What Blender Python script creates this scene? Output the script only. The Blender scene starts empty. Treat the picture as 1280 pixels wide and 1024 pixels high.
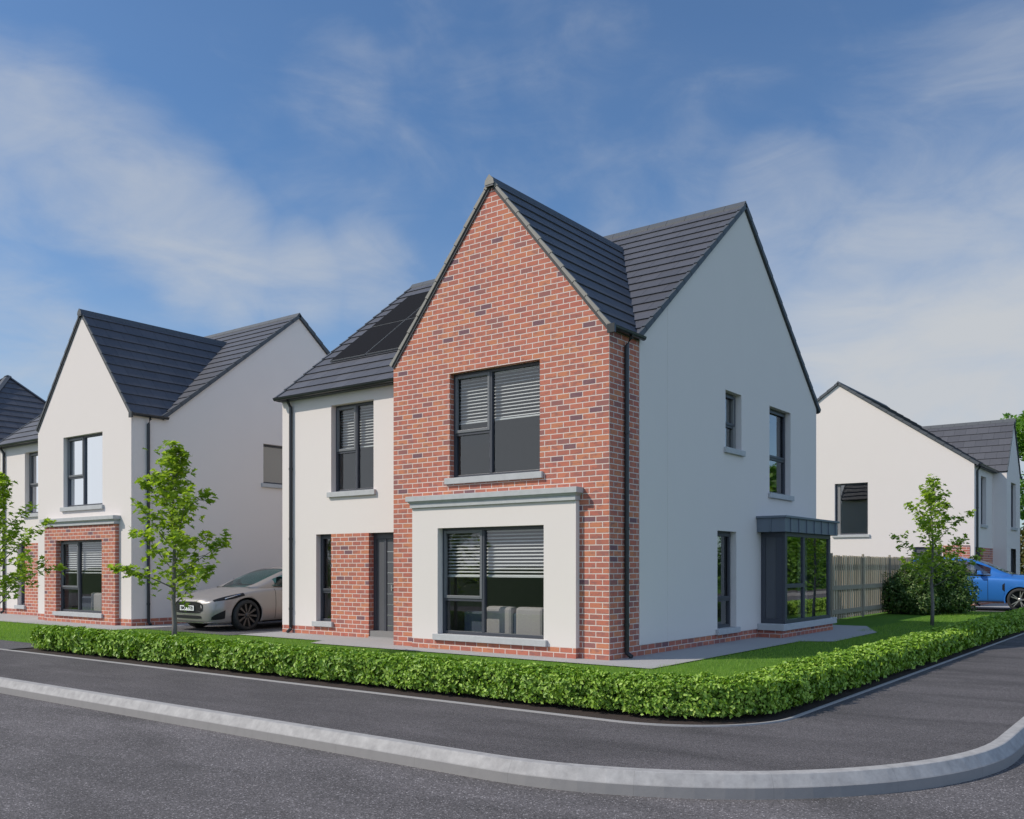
import bpy, math, random
import numpy as np
from mathutils import Vector, Matrix
R_ = math.radians
random.seed(7)
SC = bpy.context.scene
COL = SC.collection

# ------------------------------------------------------------------ camera, sky, sun, exposure
CX, CY, CH, YAW, FPX, YH = 7.272, -12.084, 1.445, 37.059, 1153.2, 707.46
cam_d = bpy.data.cameras.new('camera'); cam = bpy.data.objects.new('camera', cam_d); COL.objects.link(cam)
cam.location = (CX, CY, CH); cam.rotation_euler = (R_(90), 0, R_(YAW))
cam_d.sensor_width = 36; cam_d.lens = FPX/1280*36; cam_d.shift_y = (YH-512)/1280
cam_d.clip_start = .1; cam_d.clip_end = 3000
SC.camera = cam
SUN_AZ = (-.69, -.724); SUN_EL = 41.5
FWD = Vector((-math.sin(R_(YAW)), math.cos(R_(YAW)), 0)); RGT = Vector((math.cos(R_(YAW)), math.sin(R_(YAW)), 0))
def sky_dir(px, py): return (FWD + RGT*((px-640)/FPX) + Vector((0, 0, (YH-py)/FPX))).normalized()

W = bpy.data.worlds.new('World'); SC.world = W; W.use_nodes = True
nt = W.node_tree; nt.nodes.clear()
def N(t, typ, **kw):
    n = t.nodes.new(typ)
    for k, v in kw.items():
        if k == 'inp':
            for i, x in v.items(): n.inputs[i].default_value = x
        else: setattr(n, k, v)
    return n
def L(t, a, b): t.links.new(a, b)
out = N(nt, 'ShaderNodeOutputWorld'); bg = N(nt, 'ShaderNodeBackground', inp={'Strength': 1.0}); L(nt, bg.outputs[0], out.inputs[0])
sky = N(nt, 'ShaderNodeTexSky', sky_type='NISHITA', sun_disc=False, sun_elevation=R_(SUN_EL), sun_rotation=math.atan2(SUN_AZ[0], SUN_AZ[1]))
sky.altitude = 0; sky.air_density = 1.0; sky.dust_density = .6; sky.ozone_density = 2.2
skm = N(nt, 'ShaderNodeVectorMath', operation='MULTIPLY'); skm.inputs[1].default_value = (.074, .103, .127)
L(nt, sky.outputs[0], skm.inputs[0])
tc = N(nt, 'ShaderNodeTexCoord'); D = tc.outputs['Generated']
def math_(t, op, a, b=None, c=None, clamp=False):
    n = t.nodes.new('ShaderNodeMath'); n.operation = op; n.use_clamp = clamp
    for i, x in enumerate((a, b, c)):
        if x is None: continue
        if isinstance(x, (int, float)): n.inputs[i].default_value = x
        else: t.links.new(x, n.inputs[i])
    return n.outputs[0]
sep = N(nt, 'ShaderNodeSeparateXYZ'); L(nt, D, sep.inputs[0])
den = math_(nt, 'ADD', math_(nt, 'MAXIMUM', sep.outputs[2], 0.0), .22)
px_ = math_(nt, 'DIVIDE', sep.outputs[0], den); py_ = math_(nt, 'DIVIDE', sep.outputs[1], den)
cmb = N(nt, 'ShaderNodeCombineXYZ'); L(nt, px_, cmb.inputs[0]); L(nt, py_, cmb.inputs[1])
def wnoise(scale, detail, rough, rot=0, sx=1, off=0, dist=0.0):
    mp = N(nt, 'ShaderNodeMapping'); L(nt, cmb.outputs[0], mp.inputs[0]); mp.inputs['Rotation'].default_value = (0, 0, R_(rot)); mp.inputs['Scale'].default_value = (sx, 1, 1); mp.inputs['Location'].default_value = (off, off*.7, 0)
    n = N(nt, 'ShaderNodeTexNoise', inp={'Scale': scale, 'Detail': detail, 'Roughness': rough, 'Distortion': dist}); L(nt, mp.outputs[0], n.inputs[0]); return n.outputs[0]
def dnoise(scale, detail, rough, zs, off, dist):
    mp = N(nt, 'ShaderNodeMapping'); L(nt, D, mp.inputs[0]); mp.inputs['Scale'].default_value = (1, 1, zs); mp.inputs['Rotation'].default_value = (R_(-8), R_(12), 0); mp.inputs['Location'].default_value = (off, off*.6, off*.3)
    n = N(nt, 'ShaderNodeTexNoise', inp={'Scale': scale, 'Detail': detail, 'Roughness': rough, 'Distortion': dist}); L(nt, mp.outputs[0], n.inputs[0]); return n.outputs[0]
n1 = dnoise(2.6, 8, .56, 2.0, 3.3, .5); n2 = dnoise(8, 7, .6, 2.2, 7.1, .8); n3 = dnoise(1.7, 4, .5, 2.2, 1.7, .2)
def blob(pts):
    tot = None
    for (px, py, rad, amp) in pts:
        d = sky_dir(px, py)
        vm = N(nt, 'ShaderNodeVectorMath', operation='DOT_PRODUCT'); L(nt, D, vm.inputs[0]); vm.inputs[1].default_value = d
        mr = N(nt, 'ShaderNodeMapRange', interpolation_type='SMOOTHSTEP'); mr.inputs['From Min'].default_value = math.cos(R_(rad)); mr.inputs['From Max'].default_value = 1; mr.inputs['To Max'].default_value = amp
        L(nt, vm.outputs['Value'], mr.inputs['Value'])
        tot = mr.outputs[0] if tot is None else math_(nt, 'MAXIMUM', tot, mr.outputs[0])
    return tot
bl = blob([(0, 165, 6.5, .8), (70, 180, 6.5, .85), (140, 215, 6.5, .85), (200, 260, 6.5, .9), (250, 300, 6, .9), (290, 335, 5, .8), (370, 352, 5, .75), (450, 342, 5, .6), (20, 420, 6, .75), (60, 445, 5, .6), (420, 120, 5, .5), (330, 190, 8, .35), (520, 150, 7, .3), (420, 240, 8, .3),
           (990, 250, 6, .62), (1030, 300, 8, .6), (1120, 230, 8, .5), (1200, 180, 8, .55), (1275, 120, 8, .55), (1180, 400, 14, .85), (1260, 480, 13, .95), (1090, 470, 10, .85), (700, 260, 9, .4), (860, 240, 9, .3), (640, 60, 9, .35)])
horiz = N(nt, 'ShaderNodeMapRange', interpolation_type='SMOOTHSTEP'); horiz.inputs['From Min'].default_value = .42; horiz.inputs['From Max'].default_value = .0; horiz.inputs['To Max'].default_value = .75; L(nt, sep.outputs[2], horiz.inputs['Value'])
# away from the view (behind the camera) broken bright cloud, one mirrored in the panes, one added to fill shaded walls
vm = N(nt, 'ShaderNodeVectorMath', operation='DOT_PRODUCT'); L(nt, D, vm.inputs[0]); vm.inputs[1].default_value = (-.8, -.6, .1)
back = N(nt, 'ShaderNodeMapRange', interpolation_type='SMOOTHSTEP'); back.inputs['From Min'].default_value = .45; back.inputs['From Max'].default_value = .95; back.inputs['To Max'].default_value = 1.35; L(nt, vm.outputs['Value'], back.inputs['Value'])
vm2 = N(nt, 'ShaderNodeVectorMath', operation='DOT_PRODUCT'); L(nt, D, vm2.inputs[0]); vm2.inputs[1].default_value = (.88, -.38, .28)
fill_cloud = N(nt, 'ShaderNodeMapRange', interpolation_type='SMOOTHSTEP'); fill_cloud.inputs['From Min'].default_value = .30; fill_cloud.inputs['From Max'].default_value = .75; fill_cloud.inputs['To Max'].default_value = .8; L(nt, vm2.outputs['Value'], fill_cloud.inputs['Value'])  # unseen bluish cloud added to the right, lifts and cools the shaded walls
mask = math_(nt, 'MAXIMUM', bl, math_(nt, 'MAXIMUM', back.outputs[0], fill_cloud.outputs[0]))
boost = math_(nt, 'ADD', 1.0, math_(nt, 'MULTIPLY', math_(nt, 'MAXIMUM', math_(nt, 'MULTIPLY', back.outputs[0], .45), fill_cloud.outputs[0]), .95))
nn = math_(nt, 'ADD', math_(nt, 'MULTIPLY', n1, .68), math_(nt, 'MULTIPLY', n2, .32))
dens = math_(nt, 'ADD', math_(nt, 'MULTIPLY', mask, 1.0), math_(nt, 'MULTIPLY', math_(nt, 'SUBTRACT', nn, .5), 2.3))
thr = N(nt, 'ShaderNodeMapRange', interpolation_type='SMOOTHSTEP'); thr.inputs['From Min'].default_value = .12; thr.inputs['From Max'].default_value = 1.4; thr.inputs['To Max'].default_value = .86
L(nt, dens, thr.inputs['Value'])
veil = math_(nt, 'MULTIPLY', math_(nt, 'MULTIPLY', n3, n1), math_(nt, 'ADD', .12, horiz.outputs[0]))
alpha = math_(nt, 'ADD', math_(nt, 'MULTIPLY', thr.outputs[0], .95), math_(nt, 'MULTIPLY', veil, 1.3), clamp=True)
mixc = N(nt, 'ShaderNodeMixRGB', blend_type='MIX'); L(nt, alpha, mixc.inputs[0]); L(nt, skm.outputs[0], mixc.inputs[1]); cs = N(nt, 'ShaderNodeVectorMath', operation='SCALE'); cmx = N(nt, 'ShaderNodeMixRGB'); L(nt, fill_cloud.outputs[0], cmx.inputs[0]); cmx.inputs[1].default_value = (.545, .575, .615, 1); cmx.inputs[2].default_value = (.42, .56, .80, 1); L(nt, cmx.outputs[0], cs.inputs[0]); L(nt, boost, cs.inputs['Scale']); L(nt, cs.outputs[0], mixc.inputs[2])
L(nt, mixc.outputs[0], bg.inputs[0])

sd = bpy.data.lights.new('sun', 'SUN'); sd.energy = 3.6; sd.angle = R_(.53); sd.color = (1, .93, .83)
so = bpy.data.objects.new('sun', sd); COL.objects.link(so)
ce = math.cos(R_(SUN_EL)); sdir = Vector((SUN_AZ[0]*ce, SUN_AZ[1]*ce, math.sin(R_(SUN_EL))))
so.rotation_euler = sdir.to_track_quat('Z', 'Y').to_euler(); so.location = sdir*40
SC.view_settings.view_transform = 'Standard'; SC.view_settings.look = 'None'; SC.view_settings.gamma = 1; SC.view_settings.exposure = 0
try: SC.view_settings.use_curve_mapping = False
except Exception: pass
SC.render.engine = 'CYCLES'

# ------------------------------------------------------------------ materials
M = {}
def mat(name, col=(.5, .5, .5), rough=.6, metal=0, spec=.5):
    m = bpy.data.materials.new(name); m.use_nodes = True; t = m.node_tree
    b = t.nodes['Principled BSDF']; b.inputs['Base Color'].default_value = (*col, 1); b.inputs['Roughness'].default_value = rough
    b.inputs['Metallic'].default_value = metal; b.inputs['Specular IOR Level'].default_value = spec
    M[name] = m; return m, t, b
def noise_on(t, b, col, amt=.15, scale=8, bump=.0, bscale=60, vec='Object', detail=6):
    tcn = N(t, 'ShaderNodeTexCoord'); n = N(t, 'ShaderNodeTexNoise', inp={'Scale': scale, 'Detail': detail, 'Roughness': .6}); L(t, tcn.outputs[vec], n.inputs[0])
    hs = N(t, 'ShaderNodeMixRGB', blend_type='MIX'); L(t, n.outputs[0], hs.inputs[0])
    hs.inputs[1].default_value = (*[c*(1-amt) for c in col], 1); hs.inputs[2].default_value = (*[min(1, c*(1+amt)) for c in col], 1)
    L(t, hs.outputs[0], b.inputs['Base Color'])
    if bump:
        n2 = N(t, 'ShaderNodeTexNoise', inp={'Scale': bscale, 'Detail': 4}); L(t, tcn.outputs[vec], n2.inputs[0])
        bp = N(t, 'ShaderNodeBump', inp={'Strength': bump, 'Distance': .01}); L(t, n2.outputs[0], bp.inputs['Height']); L(t, bp.outputs[0], b.inputs['Normal'])
    return tcn, hs
def simple(name, col, rough=.6, metal=0, amt=.08, scale=6, bump=0, bscale=60, spec=.5):
    m, t, b = mat(name, col, rough, metal, spec); noise_on(t, b, col, amt, scale, bump, bscale); return m
simple('render_white', (.725, .665, .63), .85, amt=.018, scale=1.3, bump=.12, bscale=260, spec=.2)
simple('stone', (.45, .455, .46), .75, amt=.16, scale=9, bump=.2, bscale=90, spec=.3)
simple('frame', (.052, .056, .07), .42, amt=.05)
simple('frame_light', (.14, .145, .155), .45, amt=.05)
simple('gutter', (.022, .025, .028), .3, amt=.1)
simple('verge', (.25, .238, .215), .7, amt=.12, scale=12)
simple('verge_dark', (.07, .078, .09), .6, amt=.12, scale=12)
simple('deck', (.06, .06, .065), .8)
simple('zinc', (.155, .18, .215), .45, .2, amt=.1, scale=3)
simple('solar', (.014, .014, .016), .8, amt=.15, scale=20, spec=.05)
simple('solar_frame', (.20, .205, .21), .6, .2)
simple('door', (.085, .088, .098), .5)
simple('interior', (.22, .215, .21), .9)
simple('floor_wood', (.12, .09, .07), .6)
simple('blind', (.78, .77, .75), .4)
simple('chrome', (.6, .6, .6), .2, .9)
simple('sofa_blue', (.09, .11, .15), .9)
simple('sofa_beige', (.46, .42, .40), .9, amt=.15, scale=40)
simple('soil', (.035, .022, .018), 1, amt=.5, scale=25, bump=.8, bscale=40)
simple('tyre', (.022, .022, .022), .75)
simple('rim', (.075, .072, .07), .35, .6)
simple('rim_light', (.42, .40, .38), .3, .7)
simple('black_trim', (.012, .012, .014), .5, spec=.25)
simple('roller', (.33, .29, .25), .8)
simple('plate', (.85, .85, .84), .4, amt=.02)
simple('leather', (.05, .05, .05), .6)
simple('bark', (.17, .155, .14), .9, amt=.35, scale=40, bump=.6, bscale=50)
simple('twig', (.09, .075, .06), .9, amt=.3)
simple('pad', (.36, .35, .345), .85, amt=.10, scale=5, bump=.25, bscale=200)
simple('edging', (.31, .30, .295), .8, amt=.1, scale=6)
simple('wood_post', (.30, .26, .20), .85, amt=.25)
def paint(name, col, coat=.6, rough=.35, metal=.3):
    m, t, b = mat(name, col, rough, metal); b.inputs['Coat Weight'].default_value = coat; b.inputs['Coat Roughness'].default_value = .05
    noise_on(t, b, col, .03, 2); return m
paint('car_grey', (.30, .275, .26)); paint('car_blue', (.028, .17, .52), .7, .4, .2); paint('car_red', (.5, .02, .02)); 

def glass(name, tint=(.82, .86, .86), refl=1.0, base=0.0, ior=1.5):
    m = bpy.data.materials.new(name); m.use_nodes = True; t = m.node_tree; t.nodes.clear(); M[name] = m
    o = N(t, 'ShaderNodeOutputMaterial'); mx = N(t, 'ShaderNodeMixShader'); tr = N(t, 'ShaderNodeBsdfTransparent'); gl = N(t, 'ShaderNodeBsdfGlossy')
    tr.inputs[0].default_value = (*tint, 1); gl.inputs['Roughness'].default_value = .015; gl.inputs['Color'].default_value = (.95, .97, 1, 1)
    ge = N(t, 'ShaderNodeNewGeometry'); dp = N(t, 'ShaderNodeVectorMath', operation='DOT_PRODUCT'); L(t, ge.outputs['Incoming'], dp.inputs[0]); L(t, ge.outputs['True Normal'], dp.inputs[1])
    sch = math_(t, 'ADD', .06, math_(t, 'MULTIPLY', math_(t, 'POWER', math_(t, 'SUBTRACT', 1, math_(t, 'ABSOLUTE', dp.outputs['Value'])), 5), .94))   # two faced Schlick term
    f = math_(t, 'ADD', math_(t, 'MULTIPLY', sch, refl), base, clamp=True)
    # very slight waviness of the pane
    tcn = N(t, 'ShaderNodeTexCoord'); nn_ = N(t, 'ShaderNodeTexNoise', inp={'Scale': 1.1, 'Detail': 1}); L(t, tcn.outputs['Object'], nn_.inputs[0])
    bp = N(t, 'ShaderNodeBump', inp={'Strength': .05, 'Distance': .05}); L(t, nn_.outputs[0], bp.inputs['Height']); L(t, bp.outputs[0], gl.inputs['Normal'])
    L(t, f, mx.inputs[0]); L(t, tr.outputs[0], mx.inputs[1]); L(t, gl.outputs[0], mx.inputs[2]); L(t, mx.outputs[0], o.inputs[0]); return m
glass('glass', (.80, .82, .82), 1.3, .02); glass('glass_mirror', (.35, .37, .38), 1.0, .72); glass('glass_side', (.5, .53, .53), 1.4, .12)
glass('glass_box', (.55, .6, .62), 1.3, .20)
glass('glass_teal', (.24, .56, .54), .8, .02); glass('glass_dark', (.45, .5, .5), 1.2, .1)

def brick_mat():
    m, t, b = mat('brick', (.5, .17, .11), .85, 0, .25)
    tcn = N(t, 'ShaderNodeTexCoord'); so_ = N(t, 'ShaderNodeSeparateXYZ'); L(t, tcn.outputs['Object'], so_.inputs[0]); sn = N(t, 'ShaderNodeSeparateXYZ'); L(t, tcn.outputs['Normal'], sn.inputs[0])
    ax = math_(t, 'GREATER_THAN', math_(t, 'ABSOLUTE', sn.outputs[0]), .5); up = math_(t, 'GREATER_THAN', math_(t, 'ABSOLUTE', sn.outputs[2]), .5)
    w, h = .240, .0885
    u = math_(t, 'ADD', math_(t, 'MULTIPLY', so_.outputs[1], ax), math_(t, 'MULTIPLY', so_.outputs[0], math_(t, 'SUBTRACT', 1, ax)))
    v = math_(t, 'ADD', math_(t, 'ADD', math_(t, 'MULTIPLY', so_.outputs[2], math_(t, 'SUBTRACT', 1, up)), math_(t, 'MULTIPLY', so_.outputs[1], up)), .003)
    row = math_(t, 'FLOOR', math_(t, 'DIVIDE', v, h)); fv = math_(t, 'FRACT', math_(t, 'DIVIDE', v, h))
    uu = math_(t, 'ADD', math_(t, 'DIVIDE', u, w), math_(t, 'MULTIPLY', math_(t, 'FLOORED_MODULO', row, 2), .5))
    uu = math_(t, 'ADD', uu, math_(t, 'MULTIPLY', ax, .45))
    col = math_(t, 'FLOOR', uu); fu = math_(t, 'FRACT', uu)
    du = math_(t, 'MULTIPLY', math_(t, 'MINIMUM', fu, math_(t, 'SUBTRACT', 1, fu)), w); dv = math_(t, 'MULTIPLY', math_(t, 'MINIMUM', fv, math_(t, 'SUBTRACT', 1, fv)), h)
    nz = N(t, 'ShaderNodeTexNoise', inp={'Scale': 45, 'Detail': 3}); L(t, tcn.outputs['Object'], nz.inputs[0])
    d = math_(t, 'ADD', math_(t, 'MINIMUM', du, dv), math_(t, 'MULTIPLY', math_(t, 'SUBTRACT', nz.outputs[0], .5), .004))
    mr = N(t, 'ShaderNodeMapRange', interpolation_type='SMOOTHSTEP'); mr.inputs['From Min'].default_value = .0055; mr.inputs['From Max'].default_value = .0085; L(t, d, mr.inputs['Value'])
    c3 = N(t, 'ShaderNodeCombineXYZ'); L(t, col, c3.inputs[0]); L(t, row, c3.inputs[1]); L(t, ax, c3.inputs[2])
    wn = N(t, 'ShaderNodeTexWhiteNoise', noise_dimensions='3D'); L(t, c3.outputs[0], wn.inputs['Vector'])
    cr = N(t, 'ShaderNodeValToRGB'); e = cr.color_ramp; e.interpolation = 'CONSTANT'
    e.elements[0].position = 0; e.elements[0].color = (.19, .10, .115, 1); e.elements[1].position = .03; e.elements[1].color = (.31, .13, .115, 1)
    for p, c in ((.09, (.42, .15, .108)), (.28, (.49, .165, .11)), (.45, (.52, .185, .112)), (.60, (.46, .150, .108)), (.74, (.53, .205, .115)), (.88, (.50, .175, .12))):
        x = e.elements.new(p); x.color = (*c, 1)
    L(t, wn.outputs['Value'], cr.inputs[0])
    # smudges inside bricks
    mp = N(t, 'ShaderNodeMapping'); mp.inputs['Scale'].default_value = (1, 1, 2.2); L(t, tcn.outputs['Object'], mp.inputs[0])
    ad = N(t, 'ShaderNodeVectorMath', operation='ADD'); L(t, mp.outputs[0], ad.inputs[0]); L(t, wn.outputs['Color'], ad.inputs[1])
    n2 = N(t, 'ShaderNodeTexNoise', inp={'Scale': 7, 'Detail': 6, 'Roughness': .7}); L(t, ad.outputs[0], n2.inputs[0])
    m2 = N(t, 'ShaderNodeMapRange'); m2.inputs['From Min'].default_value = .50; m2.inputs['From Max'].default_value = .60; m2.inputs['To Max'].default_value = .62; L(t, n2.outputs[0], m2.inputs['Value'])
    mx = N(t, 'ShaderNodeMixRGB'); L(t, m2.outputs[0], mx.inputs[0]); L(t, cr.outputs[0], mx.inputs[1]); mx.inputs[2].default_value = (.25, .125, .12, 1)
    mo = N(t, 'ShaderNodeMixRGB'); L(t, mr.outputs[0], mo.inputs[0]); mo.inputs[1].default_value = (.66, .56, .51, 1); L(t, mx.outputs[0], mo.inputs[2])
    L(t, mo.outputs[0], b.inputs['Base Color'])
    hh = math_(t, 'ADD', mr.outputs[0], math_(t, 'MULTIPLY', n2.outputs[0], .35))
    bp = N(t, 'ShaderNodeBump', inp={'Strength': .5, 'Distance': .006}); L(t, hh, bp.inputs['Height']); L(t, bp.outputs[0], b.inputs['Normal'])
brick_mat()

def tile_mat():
    m, t, b = mat('tile', (.08, .083, .097), .55, 0, .45)
    uvn = N(t, 'ShaderNodeUVMap'); s = N(t, 'ShaderNodeSeparateXYZ'); L(t, uvn.outputs[0], s.inputs[0])
    w, h = .42, 1.0
    row = math_(t, 'FLOOR', s.outputs[1]); uu = math_(t, 'ADD', math_(t, 'DIVIDE', s.outputs[0], w), math_(t, 'MULTIPLY', math_(t, 'FLOORED_MODULO', row, 2), .5))
    fu = math_(t, 'FRACT', uu); du = math_(t, 'MULTIPLY', math_(t, 'MINIMUM', fu, math_(t, 'SUBTRACT', 1, fu)), w)
    mr = N(t, 'ShaderNodeMapRange'); mr.inputs['From Min'].default_value = .002; mr.inputs['From Max'].default_value = .006; L(t, du, mr.inputs['Value'])
    c3 = N(t, 'ShaderNodeCombineXYZ'); L(t, math_(t, 'FLOOR', uu), c3.inputs[0]); L(t, row, c3.inputs[1])
    wn = N(t, 'ShaderNodeTexWhiteNoise', noise_dimensions='2D'); L(t, c3.outputs[0], wn.inputs['Vector'])
    tcn = N(t, 'ShaderNodeTexCoord'); nz = N(t, 'ShaderNodeTexNoise', inp={'Scale': 14, 'Detail': 7, 'Roughness': .65}); L(t, tcn.outputs['Object'], nz.inputs[0])
    val = math_(t, 'ADD', math_(t, 'MULTIPLY', wn.outputs['Value'], .25), math_(t, 'MULTIPLY', nz.outputs[0], .5))
    mx = N(t, 'ShaderNodeMixRGB'); L(t, val, mx.inputs[0]); mx.inputs[1].default_value = (.055, .057, .068, 1); mx.inputs[2].default_value = (.125, .125, .142, 1)
    mo = N(t, 'ShaderNodeMixRGB'); L(t, mr.outputs[0], mo.inputs[0]); mo.inputs[1].default_value = (.02, .02, .023, 1); L(t, mx.outputs[0], mo.inputs[2]); L(t, mo.outputs[0], b.inputs['Base Color'])
    bp = N(t, 'ShaderNodeBump', inp={'Strength': .5, 'Distance': .004}); L(t, math_(t, 'ADD', mr.outputs[0], nz.outputs[0]), bp.inputs['Height']); L(t, bp.outputs[0], b.inputs['Normal'])
tile_mat()

def asphalt(name, c0, c1, spk, scale):
    m, t, b = mat(name, c0, .9, 0, .25)
    tcn = N(t, 'ShaderNodeTexCoord'); co = tcn.outputs['Object']
    n1 = N(t, 'ShaderNodeTexNoise', inp={'Scale': 1.1, 'Detail': 8, 'Roughness': .55, 'Distortion': .6}); mp = N(t, 'ShaderNodeMapping'); mp.inputs['Scale'].default_value = (.55, 1.6, 1); mp.inputs['Rotation'].default_value = (0, 0, R_(8)); L(t, co, mp.inputs[0]); L(t, mp.outputs[0], n1.inputs[0])
    r1 = N(t, 'ShaderNodeMapRange'); r1.inputs['From Min'].default_value = .3; r1.inputs['From Max'].default_value = .68; L(t, n1.outputs[0], r1.inputs['Value'])
    mx = N(t, 'ShaderNodeMixRGB'); L(t, r1.outputs[0], mx.inputs[0]); mx.inputs[1].default_value = (*c0, 1); mx.inputs[2].default_value = (*c1, 1)
    vo = N(t, 'ShaderNodeTexVoronoi', inp={'Scale': scale}); L(t, co, vo.inputs['Vector'])
    sp = N(t, 'ShaderNodeSeparateXYZ'); L(t, vo.outputs['Color'], sp.inputs[0])
    cr = N(t, 'ShaderNodeMapRange'); cr.inputs['From Min'].default_value = .0; cr.inputs['From Max'].default_value = 1; cr.inputs['To Min'].default_value = .48; cr.inputs['To Max'].default_value = 1.38; L(t, sp.outputs[0], cr.inputs['Value'])
    hi = math_(t, 'MULTIPLY', math_(t, 'GREATER_THAN', sp.outputs[1], .955), spk)
    k = math_(t, 'ADD', cr.outputs[0], hi)
    sc = N(t, 'ShaderNodeVectorMath', operation='SCALE'); L(t, mx.outputs[0], sc.inputs[0]); L(t, k, sc.inputs['Scale']); L(t, sc.outputs[0], b.inputs['Base Color'])
    bp = N(t, 'ShaderNodeBump', inp={'Strength': .7, 'Distance': .005}); L(t, vo.outputs['Distance'], bp.inputs['Height']); L(t, bp.outputs[0], b.inputs['Normal'])
asphalt('road', (.092, .086, .086), (.154, .142, .144), 1.9, 115)
asphalt('footway', (.078, .072, .073), (.128, .117, .119), 1.0, 150)
asphalt('drive', (.10, .094, .098), (.125, .12, .124), .8, 130)

def kerb_mat():
    m, t, b = mat('kerb', (.42, .41, .40), .8, 0, .3)
    uvn = N(t, 'ShaderNodeUVMap'); s = N(t, 'ShaderNodeSeparateXYZ'); L(t, uvn.outputs[0], s.inputs[0])
    fu = math_(t, 'FRACT', math_(t, 'DIVIDE', s.outputs[0], .915)); du = math_(t, 'MINIMUM', fu, math_(t, 'SUBTRACT', 1, fu))
    mr = N(t, 'ShaderNodeMapRange'); mr.inputs['From Min'].default_value = .0015; mr.inputs['From Max'].default_value = .0045; mr.inputs['To Min'].default_value = .86; L(t, du, mr.inputs['Value'])
    tcn = N(t, 'ShaderNodeTexCoord'); n = N(t, 'ShaderNodeTexNoise', inp={'Scale': 9, 'Detail': 8, 'Roughness': .65}); L(t, tcn.outputs['Object'], n.inputs[0])
    r = N(t, 'ShaderNodeMapRange'); r.inputs['From Min'].default_value = .25; r.inputs['From Max'].default_value = .75; L(t, n.outputs[0], r.inputs['Value'])
    mx = N(t, 'ShaderNodeMixRGB'); L(t, r.outputs[0], mx.inputs[0]); mx.inputs[1].default_value = (.26, .25, .245, 1); mx.inputs[2].default_value = (.45, .435, .42, 1)
    # darker low on the face
    low = N(t, 'ShaderNodeMapRange'); so_ = N(t, 'ShaderNodeSeparateXYZ'); L(t, tcn.outputs['Object'], so_.inputs[0]); low.inputs['From Min'].default_value = -.075; low.inputs['From Max'].default_value = -.085; low.inputs['To Max'].default_value = .55; L(t, so_.outputs[2], low.inputs['Value'])
    m3 = N(t, 'ShaderNodeMixRGB'); L(t, math_(t, 'MULTIPLY', low.outputs[0], math_(t, 'ADD', n.outputs[0], .5)), m3.inputs[0]); L(t, mx.outputs[0], m3.inputs[1]); m3.inputs[2].default_value = (.17, .16, .155, 1)
    sc = N(t, 'ShaderNodeVectorMath', operation='SCALE'); L(t, m3.outputs[0], sc.inputs[0]); L(t, mr.outputs[0], sc.inputs['Scale']); L(t, sc.outputs[0], b.inputs['Base Color'])
    bp = N(t, 'ShaderNodeBump', inp={'Strength': .35, 'Distance': .006}); L(t, n.outputs[0], bp.inputs['Height']); L(t, bp.outputs[0], b.inputs['Normal'])
kerb_mat()

def wood_mat():
    m, t, b = mat('fence_wood', (.3, .25, .19), .85, 0, .2)
    g = N(t, 'ShaderNodeNewGeometry'); cr = N(t, 'ShaderNodeValToRGB'); e = cr.color_ramp
    e.elements[0].color = (.36, .30, .22, 1); e.elements[1].color = (.60, .51, .38, 1); x = e.elements.new(.5); x.color = (.46, .38, .28, 1)
    L(t, g.outputs['Random Per Island'], cr.inputs[0])
    tcn = N(t, 'ShaderNodeTexCoord'); mp = N(t, 'ShaderNodeMapping'); mp.inputs['Scale'].default_value = (30, 30, 1.5); L(t, tcn.outputs['Object'], mp.inputs[0])
    n = N(t, 'ShaderNodeTexNoise', inp={'Scale': 1.5, 'Detail': 5}); L(t, mp.outputs[0], n.inputs[0])
    sc = N(t, 'ShaderNodeVectorMath', operation='SCALE'); L(t, cr.outputs[0], sc.inputs[0]); L(t, math_(t, 'ADD', n.outputs[0], .5), sc.inputs['Scale']); L(t, sc.outputs[0], b.inputs['Base Color'])
wood_mat()

def leaf_mat(name, cols, trans=.35, rough=.45, tcol=None):
    m = bpy.data.materials.new(name); m.use_nodes = True; t = m.node_tree; M[name] = m
    b = t.nodes['Principled BSDF']; b.inputs['Roughness'].default_value = rough; b.inputs['Specular IOR Level'].default_value = .35
    g = N(t, 'ShaderNodeNewGeometry'); cr = N(t, 'ShaderNodeValToRGB'); e = cr.color_ramp
    e.elements[0].color = (*cols[0], 1); e.elements[1].color = (*cols[-1], 1)
    for i, c in enumerate(cols[1:-1]): x = e.elements.new((i+1)/(len(cols)-1)); x.color = (*c, 1)
    L(t, g.outputs['Random Per Island'], cr.inputs[0]); L(t, cr.outputs[0], b.inputs['Base Color'])
    tl = N(t, 'ShaderNodeBsdfTranslucent'); sc = N(t, 'ShaderNodeMixRGB', blend_type='MULTIPLY'); sc.inputs[0].default_value = 1; L(t, cr.outputs[0], sc.inputs[1]); sc.inputs[2].default_value = (*(tcol or (1.6, 1.7, .8)), 1); L(t, sc.outputs[0], tl.inputs[0])
    mx = N(t, 'ShaderNodeMixShader', inp={0: trans}); o = t.nodes['Material Output']
    L(t, b.outputs[0], mx.inputs[1]); L(t, tl.outputs[0], mx.inputs[2]); L(t, mx.outputs[0], o.inputs[0])
leaf_mat('hedge_leaf', [(.10, .20, .017), (.16, .30, .024), (.24, .39, .038), (.38, .53, .10)], .14)
leaf_mat('maple_leaf', [(.14, .22, .018), (.21, .31, .028), (.28, .39, .045), (.37, .47, .08)], .45)
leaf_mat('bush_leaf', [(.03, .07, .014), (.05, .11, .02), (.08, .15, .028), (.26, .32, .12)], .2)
leaf_mat('far_leaf', [(.06, .15, .015), (.10, .22, .022), (.16, .30, .04)], .35)
leaf_mat('autumn_leaf', [(.03, .06, .015), (.10, .10, .02), (.16, .12, .03)], .25)
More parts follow.
